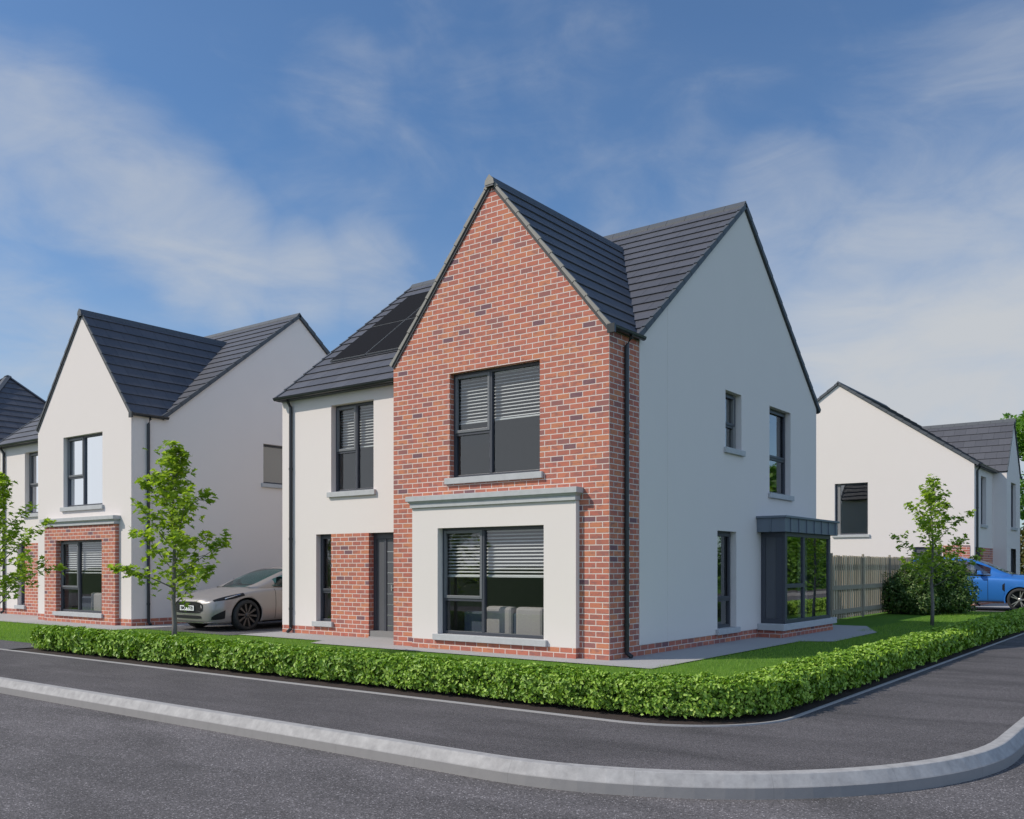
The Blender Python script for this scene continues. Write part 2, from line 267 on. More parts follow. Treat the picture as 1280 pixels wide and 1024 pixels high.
leaf_mat('grass_blade', [(.13, .24, .02), (.19, .33, .035), (.25, .40, .055), (.36, .48, .14)], .35)
simple('lawn', (.08, .17, .02), 1, amt=.4, scale=3, bump=.6, bscale=80, spec=.1)
simple('field', (.05, .09, .025), 1, amt=.4, scale=.3, spec=.1)

# ------------------------------------------------------------------ mesh helpers
class MB:
    def __init__(s): s.v = []; s.f = []; s.uv = []; s.m = []; s.has_uv = False
    def poly(s, pts, mi=0, uv=None):
        i = len(s.v); s.v += [tuple(p) for p in pts]; s.f.append(tuple(range(i, i+len(pts)))); s.m.append(mi)
        if uv: s.has_uv = True
        s.uv.append(uv or [(0, 0)]*len(pts))
    def box(s, a, b, mi=0):
        x0, y0, z0 = (min(a[i], b[i]) for i in range(3)); x1, y1, z1 = (max(a[i], b[i]) for i in range(3))
        p = [(x0, y0, z0), (x1, y0, z0), (x1, y1, z0), (x0, y1, z0), (x0, y0, z1), (x1, y0, z1), (x1, y1, z1), (x0, y1, z1)]
        s.hexa(p, mi)
    def hexa(s, p, mi=0):
        i = len(s.v); s.v += [tuple(q) for q in p]
        for f in ((0, 3, 2, 1), (4, 5, 6, 7), (0, 1, 5, 4), (1, 2, 6, 5), (2, 3, 7, 6), (3, 0, 4, 7)):
            s.f.append(tuple(i+k for k in f)); s.m.append(mi); s.uv.append([(0, 0)]*4)
    def tube(s, pts, rads, n=8, mi=0, caps=True):
        pts = [Vector(p) for p in pts]
        if isinstance(rads, (int, float)): rads = [rads]*len(pts)
        base = len(s.v); ref = Vector((0, 0, 1))
        for k, p in enumerate(pts):
            d = (pts[min(k+1, len(pts)-1)] - pts[max(k-1, 0)]).normalized()
            r = ref if abs(d.dot(ref)) < .95 else Vector((1, 0, 0))
            a = d.cross(r).normalized(); b = d.cross(a).normalized()
            for j in range(n):
                t = 2*math.pi*j/n; s.v.append(tuple(p + (a*math.cos(t)+b*math.sin(t))*rads[k]))
        for k in range(len(pts)-1):
            for j in range(n):
                a0 = base+k*n+j; a1 = base+k*n+(j+1) % n; s.f.append((a0, a1, a1+n, a0+n)); s.m.append(mi); s.uv.append([(0, 0)]*4)
        if caps:
            s.f.append(tuple(base+j for j in range(n))[::-1]); s.m.append(mi); s.uv.append([(0, 0)]*n)
            e = base+(len(pts)-1)*n; s.f.append(tuple(e+j for j in range(n))); s.m.append(mi); s.uv.append([(0, 0)]*n)
    def build(s, name, mats, parent=None, smooth=False, bevel=0):
        me = bpy.data.meshes.new(name); me.from_pydata(s.v, [], s.f)
        for mn in (mats if isinstance(mats, (list, tuple)) else [mats]): me.materials.append(M[mn])
        me.polygons.foreach_set('material_index', s.m)
        if s.has_uv:
            uvl = me.uv_layers.new(name='UVMap'); flat = [c for f in s.uv for q in f for c in q]; uvl.data.foreach_set('uv', flat)
        if smooth: me.polygons.foreach_set('use_smooth', [True]*len(me.polygons))
        me.update(); o = bpy.data.objects.new(name, me); COL.objects.link(o)
        if parent: o.parent = parent
        if bevel:
            md = o.modifiers.new('bevel', 'BEVEL'); md.width = bevel; md.segments = 2; md.limit_method = 'ANGLE'; md.angle_limit = R_(40)
        return o
def tag(o, label=None, cat=None, group=None, kind=None):
    for k, v in (('label', label), ('category', cat), ('group', group), ('kind', kind)):
        if v: o[k] = v
    return o
def empty(name, loc=(0, 0, 0), rz=0):
    o = bpy.data.objects.new(name, None); o.location = loc; o.rotation_euler = (0, 0, rz); o.empty_display_size = .3; COL.objects.link(o); return o
def clip(poly, a, b, c):   # keep a*x+b*y<=c
    out_ = []
    for i in range(len(poly)):
        p, q = poly[i], poly[(i+1) % len(poly)]; dp = a*p[0]+b*p[1]-c; dq = a*q[0]+b*q[1]-c
        if dp <= 1e-9: out_.append(p)
        if (dp < -1e-9 and dq > 1e-9) or (dp > 1e-9 and dq < -1e-9):
            t = dp/(dp-dq); out_.append((p[0]+(q[0]-p[0])*t, p[1]+(q[1]-p[1])*t))
    return out_
class Fr:   # facade frame: u along wall, d inward, z up
    def __init__(s, o, u, d): s.o = Vector(o); s.u = Vector(u); s.d = Vector(d)
    def __call__(s, u, d, z): return s.o + s.u*u + s.d*d + Vector((0, 0, z))
    def box(s, mb, u0, u1, d0, d1, z0, z1, mi=0):
        mb.hexa([s(u0, d0, z0), s(u1, d0, z0), s(u1, d1, z0), s(u0, d1, z0), s(u0, d0, z1), s(u1, d0, z1), s(u1, d1, z1), s(u0, d1, z1)], mi)
def wall(mb, F, outline, holes=(), mi=0, d=0):
    us = sorted({p[0] for p in outline} | {h[k] for h in holes for k in (0, 1)}); zs = sorted({p[1] for p in outline} | {h[k] for h in holes for k in (2, 3)})
    for a, b in zip(us, us[1:]):
        if b-a < 1e-4: continue
        run = None; cells = []
        for c, e in zip(zs, zs[1:]):
            if e-c < 1e-4: continue
            if any(h[0] < (a+b)/2 < h[1] and h[2] < (c+e)/2 < h[3] for h in holes): continue
            cells.append((c, e))
        for c, e in cells:
            p = [tuple(q) for q in outline]
            p = clip(p, 1, 0, b); p = clip(p, -1, 0, -a) if p else p; p = clip(p, 0, 1, e) if p else p; p = clip(p, 0, -1, -c) if p else p
            q = [x for i, x in enumerate(p) if abs(x[0]-p[i-1][0])+abs(x[1]-p[i-1][1]) > 1e-6] if p else []
            if len(q) >= 3: mb.poly([F(x, d, z) for x, z in q], mi)
def reveal(mb, F, h, depth, mi=0, d=0, bottom=True, sides=(1, 1)):
    u0, u1, z0, z1 = h[:4]
    if sides[0]: mb.poly([F(u0, d, z0), F(u0, d+depth, z0), F(u0, d+depth, z1), F(u0, d, z1)], mi)
    if sides[1]: mb.poly([F(u1, d+depth, z0), F(u1, d, z0), F(u1, d, z1), F(u1, d+depth, z1)], mi)
    mb.poly([F(u0, d, z1), F(u0, d+depth, z1), F(u1, d+depth, z1), F(u1, d, z1)], mi)
    if bottom: mb.poly([F(u0, d+depth, z0), F(u0, d, z0), F(u1, d, z0), F(u1, d+depth, z0)], mi)

def roof_slope(mb, vg, O, U, V, polys, course=.345, v_off=0.0):
    """stepped tile courses; polys convex in (u, v)"""
    O = Vector(O); U = Vector(U).normalized(); V = Vector(V).normalized(); Nn = U.cross(V).normalized()
    if Nn.z < 0: Nn = -Nn
    P = lambda u, v, l: O + U*u + V*v + Nn*l
    lo, hi = .012, .036
    for poly in polys:
        vmin = min(p[1] for p in poly); vmax = max(p[1] for p in poly)
        k0 = math.floor((vmin-v_off)/course); k1 = math.ceil((vmax-v_off)/course)
        for k in range(k0, k1):
            va, vb = v_off+k*course, v_off+(k+1)*course
            p = clip(list(poly), 0, 1, vb); p = clip(p, 0, -1, -va) if p else p
            p = [x for i, x in enumerate(p) if abs(x[0]-p[i-1][0])+abs(x[1]-p[i-1][1]) > 1e-5] if p else []
            if len(p) < 3: continue
            lf = lambda v: hi+(lo-hi)*(v-va)/course
            mb.poly([P(u, v, lf(v)) for u, v in p], 0, [(u, (v-v_off)/course*.999+.0005) for u, v in p])
            low = sorted([q for q in p if abs(q[1]-va) < 1e-5 or abs(q[1]-vmin) < 1e-5 and q[1] <= va+1e-4], key=lambda q: q[0])
            if len(low) >= 2:
                a, b = low[0], low[-1]; mb.poly([P(a[0], a[1], hi), P(b[0], b[1], hi), P(b[0], b[1], lo-.004), P(a[0], a[1], lo-.004)], 1)
        mb.poly([P(u, v, -.06) for u, v in poly], 1)
        for i in range(len(poly)):
            a, b = poly[i], poly[(i+1) % len(poly)]; mb.poly([P(*a, -.06), P(*b, -.06), P(*b, .010), P(*a, .010)], 1)
def verge(mb, O, U, V, u, sgn, v0, v1, course=.345, w=.05, drop=.13, mi=0, v_off=0.0):
    O = Vector(O); U = Vector(U).normalized(); V = Vector(V).normalized(); Nn = U.cross(V).normalized()
    if Nn.z < 0: Nn = -Nn
    P = lambda u_, v, l: O + U*u_ + V*v + Nn*l
    k = math.floor((v0-v_off)/course)
    while v_off+k*course < v1-1e-4:
        a = max(v0, v_off+k*course); b = min(v1, v_off+(k+1)*course)+.012; ua, ub = (u-.03*sgn, u+w*sgn)
        t0, t1 = .052, .032
        mb.hexa([P(ua, a, -drop), P(ub, a, -drop), P(ub, b, -drop), P(ua, b, -drop), P(ua, a, t0), P(ub, a, t0), P(ub, b, t1), P(ua, b, t1)], mi); k += 1
def ridge(mb, a, b, s1, s2, w=.13, mi=0):
    """ridge caps from a to b; s1,s2 downslope unit vectors"""
    a = Vector(a); b = Vector(b); d = (b-a); n = max(1, round(d.length/.42)); st = d/n; up = Vector((0, 0, 1))
    for i in range(n):
        p = a+st*i; q = a+st*(i+1)*.999 if i == n-1 else p+st*.985
        top0 = p+up*.085; top1 = q+up*.085
        for s_ in (s1, s2):
            s_ = Vector(s_); e0 = p+s_*w+up*.055; e1 = q+s_*w+up*.055
            mb.poly([top0, top1, e1, e0], mi); mb.poly([e0, e1, e1-up*.05, e0-up*.05], mi)
        mb.poly([top0, p+Vector(s1)*w+up*.055, p+Vector(s1)*w, p+Vector(s2)*w, p+Vector(s2)*w+up*.055], mi)
        mb.poly([top1, q+Vector(s2)*w+up*.055, q+Vector(s2)*w, q+Vector(s1)*w, q+Vector(s1)*w+up*.055], mi)
def gutter(mb, a, b, out_, r=.055):
    a = Vector(a); b = Vector(b); o = Vector(out_); up = Vector((0, 0, 1)); n = 7
    prof = [(-r*math.cos(math.pi*i/n), -r*math.sin(math.pi*i/n)) for i in range(n+1)] + [(r+.004, .008), (r-.012, .008), (r-.014, -.004)]
    pa = [a+o*(x+r)+up*z for x, z in prof]; pb = [b+o*(x+r)+up*z for x, z in prof]
    for i in range(len(prof)-1): mb.poly([pa[i], pb[i], pb[i+1], pa[i+1]], 0)
    mb.poly(pa[:n+1]); mb.poly(pb[:n+1][::-1])

# window assembly; lights: list of rectangles (u0,u1,z0,z1,opening?)
def window(parent, F, u0, u1, z0, z1, d, lights, glassm='glass', blind=None, sill=True, sill_d=.06, fr=.055, sill_ext=.075, sill_h=.105, frame='frame'):
    mb = MB()
    f0, f1 = d, d+.07
    F.box(mb, u0, u0+fr, f0, f1, z0, z1); F.box(mb, u1-fr, u1, f0, f1, z0, z1); F.box(mb, u0+fr, u1-fr, f0+.001, f1, z1-fr, z1); F.box(mb, u0+fr, u1-fr, f0+.001, f1, z0, z0+fr)
    # mullions / transoms at light borders
    bars = set()
    for (a, b, c, e, op) in lights:
        if b < u1-.01: bars.add(('v', round(b, 4), round(z0 if c <= z0+.01 else c, 4), round(z1, 4)))
        if e < z1-.01: bars.add(('h', round(e, 4), round(a, 4), round(b, 4)))
    vs = {}
    for x in bars:
        if x[0] == 'v': vs[x[1]] = 1
    for x in vs: F.box(mb, x-.028, x+.028, f0-.004, f1-.004, z0+fr, z1-fr)
    for x in bars:
        if x[0] == 'h': F.box(mb, max(x[2], u0+fr)+.0, min(x[3], u1-fr)-(.028 if x[3] < u1-.01 else 0), f0+.003, f1-.002, x[1]-.03, x[1]+.03)
    w = mb.build('window', frame, parent, bevel=.004)
    for (a, b, c, e, op) in lights:
        a_ = a+(fr if a <= u0+.01 else .028); b_ = b-(fr if b >= u1-.01 else .028); c_ = c+(fr if c <= z0+.01 else .03); e_ = e-(fr if e >= z1-.01 else .03)
        pb = MB(); pb.poly([F(a_, d+.038, c_), F(b_, d+.038, c_), F(b_, d+.038, e_), F(a_, d+.038, e_)]); pb.build('pane', glassm, w)
        if op:
            sb = MB(); s_ = .05; q0, q1 = d-.014, d+.03; a2, b2, c2, e2 = a_-.012, b_+.012, c_-.014, e_+.012
            F.box(sb, a2, a2+s_, q0, q1, c2, e2); F.box(sb, b2-s_, b2, q0, q1, c2, e2); F.box(sb, a2+s_, b2-s_, q0+.001, q1, c2, c2+s_); F.box(sb, a2+s_, b2-s_, q0+.001, q1, e2-s_, e2)
            sb.build('opening_sash', 'frame_light' if op == 2 else frame, w, bevel=.005)
    if sill:
        sb = MB(); F.box(sb, u0-sill_ext, u1+sill_ext, -sill_d, .0, z0-sill_h, z0); F.box(sb, u0+.002, u1-.002, .0, d, z0-.02, z0-.001); sb.build('sill', 'stone', w, bevel=.006)
    if blind is not None:
        bb = MB(); z = z1-.07; q = d+.115
        F.box(bb, u0+.03, u1-.03, q-.02, q+.02, z1-.05, z1-.01)
        if blind == 'roller': F.box(bb, u0+.03, u1-.03, q-.05, q-.045, z0+.02, z1-.05); bb.build('roller_blind', 'roller', w); return w
        while z > blind+.02:
            t_ = .0022; bb.hexa([F(u0+.04, q-.013, z-.011), F(u1-.04, q-.013, z-.011), F(u1-.04, q+.013, z+.009), F(u0+.04, q+.013, z+.009), F(u0+.04, q-.013, z-.011+t_), F(u1-.04, q-.013, z-.011+t_), F(u1-.04, q+.013, z+.009+t_), F(u0+.04, q+.013, z+.009+t_)]); z -= .057
        F.box(bb, u0+.04, u1-.04, q-.022, q+.022, blind-.012, blind+.012)
        bb.build('blind', 'blind', w)
    return w

def house(name, origin, rz, label, cat, group, P):
    h = empty(name, origin, rz); tag(h, label, cat, group)
    Wb, PR, Ln, Dp = P.get('Wb', 4.551), P.get('PR', .911), P.get('Ln', 8.795), P.get('Dp', 9.232)
    Zw, Zr, Zb, Za = 5.16, P.get('Zr', 8.50), 5.10, P.get('Za', 7.86)
    ym = (PR+Dp)/2; xm = -Wb/2; mslope = (Zr-Zw)/(ym-PR); bslope = (Za-Zb)/(Wb/2)
    bm = 'brick' if P['brick'] else 'render_white'
    PL = .177
    F_bay = Fr((0, 0, 0), (1, 0, 0), (0, 1, 0)); F_wing = Fr((0, PR, 0), (1, 0, 0), (0, 1, 0)); F_side = Fr((0, 0, 0), (0, 1, 0), (-1, 0, 0)); F_left = Fr((-Ln, 0, 0), (0, 1, 0), (1, 0, 0)); F_ret = Fr((-Wb, 0, 0), (0, 1, 0), (1, 0, 0)); F_back = Fr((0, Dp, 0), (1, 0, 0), (0, -1, 0))
    # ---- bay front wall
    bays = P['bay_windows']     # upper, lower rects
    bay = MB(); up, lo_ = bays['up'], bays['low']
    dz = .05
    wall(bay, F_bay, [(-Wb, PL), (0, PL), (0, Zb-dz), (xm, Za-dz), (-Wb, Zb-dz)], [up] + ([lo_] if lo_ else []))
    reveal(bay, F_bay, up, .12, bottom=False)
    wall(bay, F_side, [(0, PL), (PR, PL), (PR, Zb-dz), (0, Zb-dz)]); wall(bay, F_ret, [(0, PL), (PR, PL), (PR, Zb-dz), (0, Zb-dz)])
    bo = bay.build('bay_wall', bm, h)
    pl = MB(); wall(pl, F_bay, [(-Wb, 0), (0, 0), (0, PL), (-Wb, PL)], [lo_] if lo_ and lo_[2] < PL else []); wall(pl, F_side, [(0, 0), (PR, 0), (PR, PL), (0, PL)]); wall(pl, F_ret, [(0, 0), (PR, 0), (PR, PL), (0, PL)])
    # ---- wing front
    wu = P['wing_up']; pan = P['panel']   # (u0,u1) of brick panel strip, top z ; nw window, door
    wb = MB(); holes = [wu] + ([(pan[0], pan[1], 0, pan[2])] if pan else [])
    wall(wb, F_wing, [(-Ln, PL), (-Wb, PL), (-Wb, Zw-dz), (-Ln, Zw-dz)], holes); reveal(wb, F_wing, wu, .14, bottom=False)
    wall(pl, F_wing, [(-Ln, 0), (-Wb, 0), (-Wb, PL), (-Ln, PL)], [(pan[0], pan[1], 0, pan[2])] if pan else [])
    # ---- side gable (+x), left gable, back
    sh = P.get('side_holes', []); lh = P.get('left_holes', [])
    gab = lambda z: [(PR, z), (Dp, z), (Dp, Zw-dz-.0), (ym, Zr-dz), (PR, Zw-dz)]
    F_side2 = Fr((.012, 0, 0), (0, 1, 0), (-1, 0, 0)) if P['brick'] else F_side
    wall(wb, F_side2, gab(PL), sh)
    for q in sh: reveal(wb, F_side2, q, .14, bottom=False)
    if P['brick']: wb.poly([(0, PR, PL), (.012, PR, PL), (.012, PR, Zw-dz), (0, PR, Zw-dz)])
    wall(wb, F_left, gab(PL), lh)
    for q in lh: reveal(wb, F_left, q, .14, bottom=False)
    wall(wb, F_back, [(-Ln, 0), (0, 0), (0, Zw-dz), (-Ln, Zw-dz)])
    wb.build('wall', 'render_white', h)
    wall(pl, F_side, [(PR, 0), (Dp, 0), (Dp, PL), (PR, PL)], [q for q in sh if q[2] < PL]); wall(pl, F_left, [(PR, 0), (Dp, 0), (Dp, PL), (PR, PL)], [q for q in lh if q[2] < PL])
    pl.build('plinth', 'brick', h)
    # expansion joint on the gable
    if P.get('joint'):
        j = MB(); j.box((.0125, 1.86, PL), (.0155, 1.872, Zw+.62)); j.build('movement_joint', 'render_white', h)
    # ---- recessed strip: narrow window, brick panel, door
    if pan:
        nw, bp, dr = P['nw'], P['bpanel'], P.get('door')
        b3 = MB(); wall(b3, F_wing, [(pan[0], 0), (bp[1], 0), (bp[1], pan[2]), (pan[0], pan[2])], [nw])
        reveal(b3, F_wing, nw, .14, bottom=False, sides=(0, 1))
        if dr: b3.poly([F_wing(bp[1], .2, 0), F_wing(bp[1], 0, 0), F_wing(bp[1], 0, pan[2]), F_wing(bp[1], .2, pan[2])])
        b3.build('brick_panel', 'brick', h)
        lt = MB(); reveal(lt, F_wing, (nw[0], nw[1], nw[2], pan[2]), .14, sides=(1, 0), bottom=False)
        if dr:
            lt.poly([F_wing(bp[1], 0, pan[2]), F_wing(bp[1], .25, pan[2]), F_wing(dr[1], .25, pan[2]), F_wing(dr[1], 0, pan[2])])
        lt.build('opening_reveal', 'render_white', h)
        if dr:
            a, b = bp[1], dr[1]; df = MB(); dd = .13
            F_wing.box(df, a, a+.085, dd, dd+.09, 0.02, pan[2]); F_wing.box(df, b-.085, b, dd, dd+.09, .02, pan[2]); F_wing.box(df, a+.085, b-.085, dd+.001, dd+.09, pan[2]-.12, pan[2]); F_wing.box(df, a+.3, a+.36, dd+.001, dd+.09, .02, pan[2]-.12)
            F_wing.box(df, a, b, dd+.09, dd+.11, 0, pan[2])
            fo = df.build('door_frame', 'frame', h, bevel=.004)
            ds = MB(); F_wing.box(ds, a+.09, b-.09, dd+.02, dd+.06, .03, pan[2]-.12)
            do = ds.build('door', 'door', h)
            gr = MB()
            for i in range(8): F_wing.box(gr, a+.3, b-.1, dd+.016, dd+.022, .25+i*.21, .262+i*.21)
            gr.build('door_inlay', 'chrome', do)
            hd = MB(); F_wing.box(hd, a+.52, a+.68, dd-.035, dd-.02, 1.0, 1.02); F_wing.box(hd, a+.52, a+.55, dd-.03, dd+.02, .95, 1.07); hd.build('handle', 'chrome', do)
            st = MB(); F_wing.box(st, a, b, -.02, dd+.02, 0.004, .035); st.build('threshold', 'edging', h)
        window(h, F_wing, nw[0], nw[1], nw[2], nw[3], .12, [(nw[0], nw[1], nw[2], nw[2]+.62, 0), (nw[0], nw[1], nw[2]+.62, nw[3], 1)], P.get('gl', 'glass'))
    # ---- bay lower: projecting surround + window + cornice
    if P.get('surround'):
        s = P['surround']; sm = 'render_white' if P['brick'] else 'brick'
        Fs = Fr((0, -.10, 0), (1, 0, 0), (0, 1, 0)); sb = MB(); top = 2.46; PLs = PL if P['brick'] else 0
        wall(sb, Fs, [(s[0], PLs), (s[1], PLs), (s[1], top), (s[0], top)], [lo_]); reveal(sb, Fs, lo_, .16, bottom=False)
        for x in (s[0], s[1]): sb.poly([(x, -.1, PLs), (x, 0, PLs), (x, 0, top), (x, -.1, top)])
        sb.poly([(s[0], -.1, top), (s[1], -.1, top), (s[1], 0, top), (s[0], 0, top)])
        so2 = sb.build('window_surround', sm, h)
        if P['brick']:
            s3 = MB(); wall(s3, Fs, [(s[0], 0), (s[1], 0), (s[1], PL), (s[0], PL)])
            for x in (s[0], s[1]): s3.poly([(x, -.1, 0), (x, 0, 0), (x, 0, PL), (x, -.1, PL)])
            s3.build('surround_base', 'brick', so2)
        c = MB(); c.box((s[0]-.02, -.145, 2.462), (s[1]+.02, .0, 2.535)); c.hexa([(s[0]-.02, -.145, 2.535), (s[1]+.02, -.145, 2.535), (s[1]+.02, 0, 2.535), (s[0]-.02, 0, 2.535), (s[0]-.055, -.18, 2.575), (s[1]+.055, -.18, 2.575), (s[1]+.055, 0, 2.575), (s[0]-.055, 0, 2.575)])
        c.box((s[0]-.075, -.20, 2.575), (s[1]+.075, 0, 2.665)); c.build('cornice', 'stone', h, bevel=.005)
        m1 = lo_[0]+(lo_[1]-lo_[0])*.405; window(h, Fs, lo_[0], lo_[1], lo_[2], lo_[3], .13, [(lo_[0], m1, lo_[2], lo_[2]+.6, 0), (lo_[0], m1, lo_[2]+.6, lo_[3], 2), (m1, lo_[1], lo_[2], lo_[3], 0)], P.get('gl_low', 'glass'), blind=P.get('blind_low', 1.27), sill_d=.055)
    elif lo_:
        reveal(bay, F_bay, lo_, .12, bottom=False)
        window(h, F_bay, lo_[0], lo_[1], lo_[2], lo_[3], .12, [(lo_[0], lo_[1], lo_[2], lo_[3], 0)], sill=False)
    m1 = up[0]+(up[1]-up[0])*.43; window(h, F_bay, up[0], up[1], up[2], up[3], .11, [(up[0], m1, up[2], up[2]+.765, 0), (up[0], m1, up[2]+.765, up[3], 2), (m1, up[1], up[2], up[3], 0)], P.get('gl_up', 'glass'), blind=P.get('blind_up'))
    m1 = wu[0]+(wu[1]-wu[0])*.50; window(h, F_wing, wu[0], wu[1], wu[2], wu[3], .13, [(wu[0], m1, wu[2], wu[2]+.83, 0), (wu[0], m1, wu[2]+.83, wu[3], 2), (m1, wu[1], wu[2], wu[3], 0)], P.get('gl', 'glass'), blind=P.get('blind_wing'))
    for q in sh:
        if len(q) > 4 and q[4] == 'none': continue
        zt = q[2]+(q[3]-q[2])*(.29 if q[3] < 3 else .42); lights = [(q[0], q[1], q[2], zt, 0), (q[0], q[1], zt, q[3], 1)] if (len(q) <= 4 or q[4] != 'single') else [(q[0], q[1], q[2], q[3], 0)]
        window(h, F_side2, q[0], q[1], q[2], q[3], .12, lights, P.get('gl_side', 'glass_side'), blind=(q[5] if len(q) > 5 else None))
    for q in lh:
        if len(q) > 4 and q[4] == 'door':
            d2 = MB(); F_left.box(d2, q[0], q[1], .08, .13, q[2], q[3]); d2.build('side_door', 'door', h); continue
        window(h, F_left, q[0], q[1], q[2], q[3], .10, [(q[0], q[1], q[2], q[3], 0)], 'glass_side')
    # ---- interior floors and partitions
    it = MB()
    for z0 in (.03, 2.42, 4.86):
        it.box((-Ln+.02, PR+.02, z0), (-.02, Dp-.02, z0+.12)); it.box((-Wb+.02, .16, z0), (-.02, PR+.02, z0+.12))
    it.box((-Wb-.05, PR+.3, .15), (-Wb+.05, Dp-.1, 4.86)); it.box((-Ln+.1, ym-.05, .15), (-.1, ym+.05, 4.86)) if not P.get('boxbay') else it.box((-Ln+.1, 4.82, .15), (-.1, 4.92, 4.86))
    it.build('interior', 'interior', h)
    # ---- roof
    rf = MB(); vg = MB(); vg2 = MB(); vg3 = MB(); th = math.atan(mslope); ph = math.atan(bslope); ct, st_ = math.cos(th), math.sin(th); cp, sp = math.cos(ph), math.sin(ph)
    OV = .15; O1 = (0, PR-OV, Zw-OV*mslope); V1 = (0, ct, st_); vtop = (ym-PR+OV)/ct
    yk = PR + (Za-Zw)/mslope; vk = (yk-PR+OV)/ct; y0v = PR+(Zb-Zw)/mslope; v0v = (y0v-PR+OV)/ct
    polys = [[(-Ln-.03, 0), (-Wb, 0), (-Wb, vtop), (-Ln-.03, vtop)], [(-Wb, v0v-.0), (xm, vk-.05), (xm, vtop), (-Wb, vtop)], [(xm, vk-.05), (.03, v0v-.07), (.03, vtop), (xm, vtop)]]
    roof_slope(rf, None, O1, (1, 0, 0), V1, polys)
    O2 = (0, Dp+OV, Zw-OV*mslope); V2 = (0, -ct, st_)
    roof_slope(rf, None, O2, (1, 0, 0), V2, [[(-Ln-.03, 0), (.03, 0), (.03, vtop), (-Ln-.03, vtop)]])
    # bay slopes, u along y
    ov = .03; yv = lambda z: PR+(z-Zw)/mslope+.06
    slen = (Wb/2+ov)/cp; ze = Zb-ov*bslope
    poly = [(-.022, 0), (yv(ze), 0), (yv(Za), slen), (-.022, slen)]
    roof_slope(rf, None, (ov, 0, ze), (0, 1, 0), (-cp, 0, sp), [poly]); roof_slope(rf, None, (-Wb-ov, 0, ze), (0, 1, 0), (cp, 0, sp), [poly])
    ro = rf.build('roof', ['tile', 'deck'], h)
    vm_ = 'verge' if P['brick'] else 'verge_dark'
    verge(vg, (ov, 0, ze), (0, 1, 0), (-cp, 0, sp), -.03, -1, 0, slen, w=.012, drop=.012, mi=0); verge(vg, (-Wb-ov, 0, ze), (0, 1, 0), (cp, 0, sp), -.03, -1, 0, slen, w=.012, drop=.012, mi=0)
    verge(vg2, O1, (1, 0, 0), V1, .03, 1, v0v-.02, vtop, mi=1, w=.035, drop=.05); verge(vg2, O2, (1, 0, 0), V2, .03, 1, 0, vtop, mi=1, w=.035, drop=.05)
    verge(vg3, O1, (1, 0, 0), V1, -Ln-.03, -1, 0, vtop, mi=1, w=.035, drop=.05); verge(vg3, O2, (1, 0, 0), V2, -Ln-.03, -1, 0, vtop, mi=1, w=.035, drop=.05)
    vg.poly([(xm-.10, -.076, Za-.07), (xm+.10, -.076, Za-.07), (xm+.085, -.076, Za+.01), (xm, -.076, Za+.10), (xm-.085, -.076, Za+.01)])
    vg.build('verge_trim', [vm_, 'verge_dark'], ro)
    for k_ in (vg2, vg3): k_.build('verge_trim', [vm_, 'verge_dark'], ro)
    rg = MB(); ridge(rg, (-Ln-.06, ym, Zr), (.06, ym, Zr), (0, -ct, -st_), (0, ct, -st_)); rg.build('ridge_tiles', 'verge_dark', ro); rg = MB(); ridge(rg, (xm, -.07, Za), (xm, yk+.1, Za), (-cp, 0, -sp), (cp, 0, -sp)); rg.build('ridge_tiles', 'verge_dark', ro)
    # gutters + pipes
    g = MB(); gz = Zw-OV*mslope-.02
    gutter(g, (-Ln-.02, PR-OV+.015, gz+.03), (-Wb, PR-OV+.015, gz+.03), (0, -1, 0)); gutter(g, (-Ln, Dp+OV-.015, gz+.03), (0, Dp+OV-.015, gz+.03), (0, 1, 0))
    g.build('gutter', 'gutter', h)
    g2 = MB(); gutter(g2, (ov+.0, -.02, ze+.02), (ov, PR+.02, ze+.02), (1, 0, 0), .05); g2.box((.005, -.075, ze-.09), (ov+.105, -.03, ze+.045)); g2.build('gutter', 'gutter', h)
    fs = MB(); fs.box((-Ln, PR-OV+.02, gz-.03), (-Wb, PR-.002, gz-.015)); fs.box((-Ln, PR-OV+.012, gz-.03), (-Wb, PR-OV+.022, gz+.05)); fs.build('soffit', 'verge_dark', h)
    def pipe(x, y, ox, oy, ztop):
        p = MB(); p.tube([(x+ox*.08, y+oy*.08, ztop), (x+ox*.08, y+oy*.08, ztop-.04), (x, y, ztop-.16), (x, y, .14), (x, y, .09), (x+ox*.09, y+oy*.09, .03)], .036, 12)
        z = .5
        while z < 4.9: p.tube([(x, y, z), (x, y, z+.05)], .043, 12); z += 1.5
        p.build('downpipe', 'gutter', h, smooth=False)
    pipe(-Ln+.33, PR-.045, 0, -1, gz-.01); pipe(.047, P.get('pipe_y', .45), 1, 0, ze-.03)
    if P.get('solar'):
        U = Vector((1, 0, 0)); V = Vector(V1); O = Vector(O1); Nn = Vector((0, -st_, ct))
        for r_ in range(2):
            for c_ in range(3):
                ua = -8.30+c_*1.13; va = 1.42+r_*1.62; Pq = lambda u, v, l: O+U*u+V*v+Nn*l
                def pb(mb, a, b, c, d, l0, l1): mb.hexa([Pq(a, c, l0), Pq(b, c, l0), Pq(b, d, l0), Pq(a, d, l0), Pq(a, c, l1), Pq(b, c, l1), Pq(b, d, l1), Pq(a, d, l1)])
                m1_ = MB(); pb(m1_, ua, ua+1.1, va, va+1.6, .045, .075); so3 = m1_.build('solar_panel', 'solar_frame', h)
                m2_ = MB()
                pb(m2_, ua+.012, ua+1.088, va+.012, va+1.588, .0755, .079); m2_.build('solar_cells', 'solar', so3)
    return h

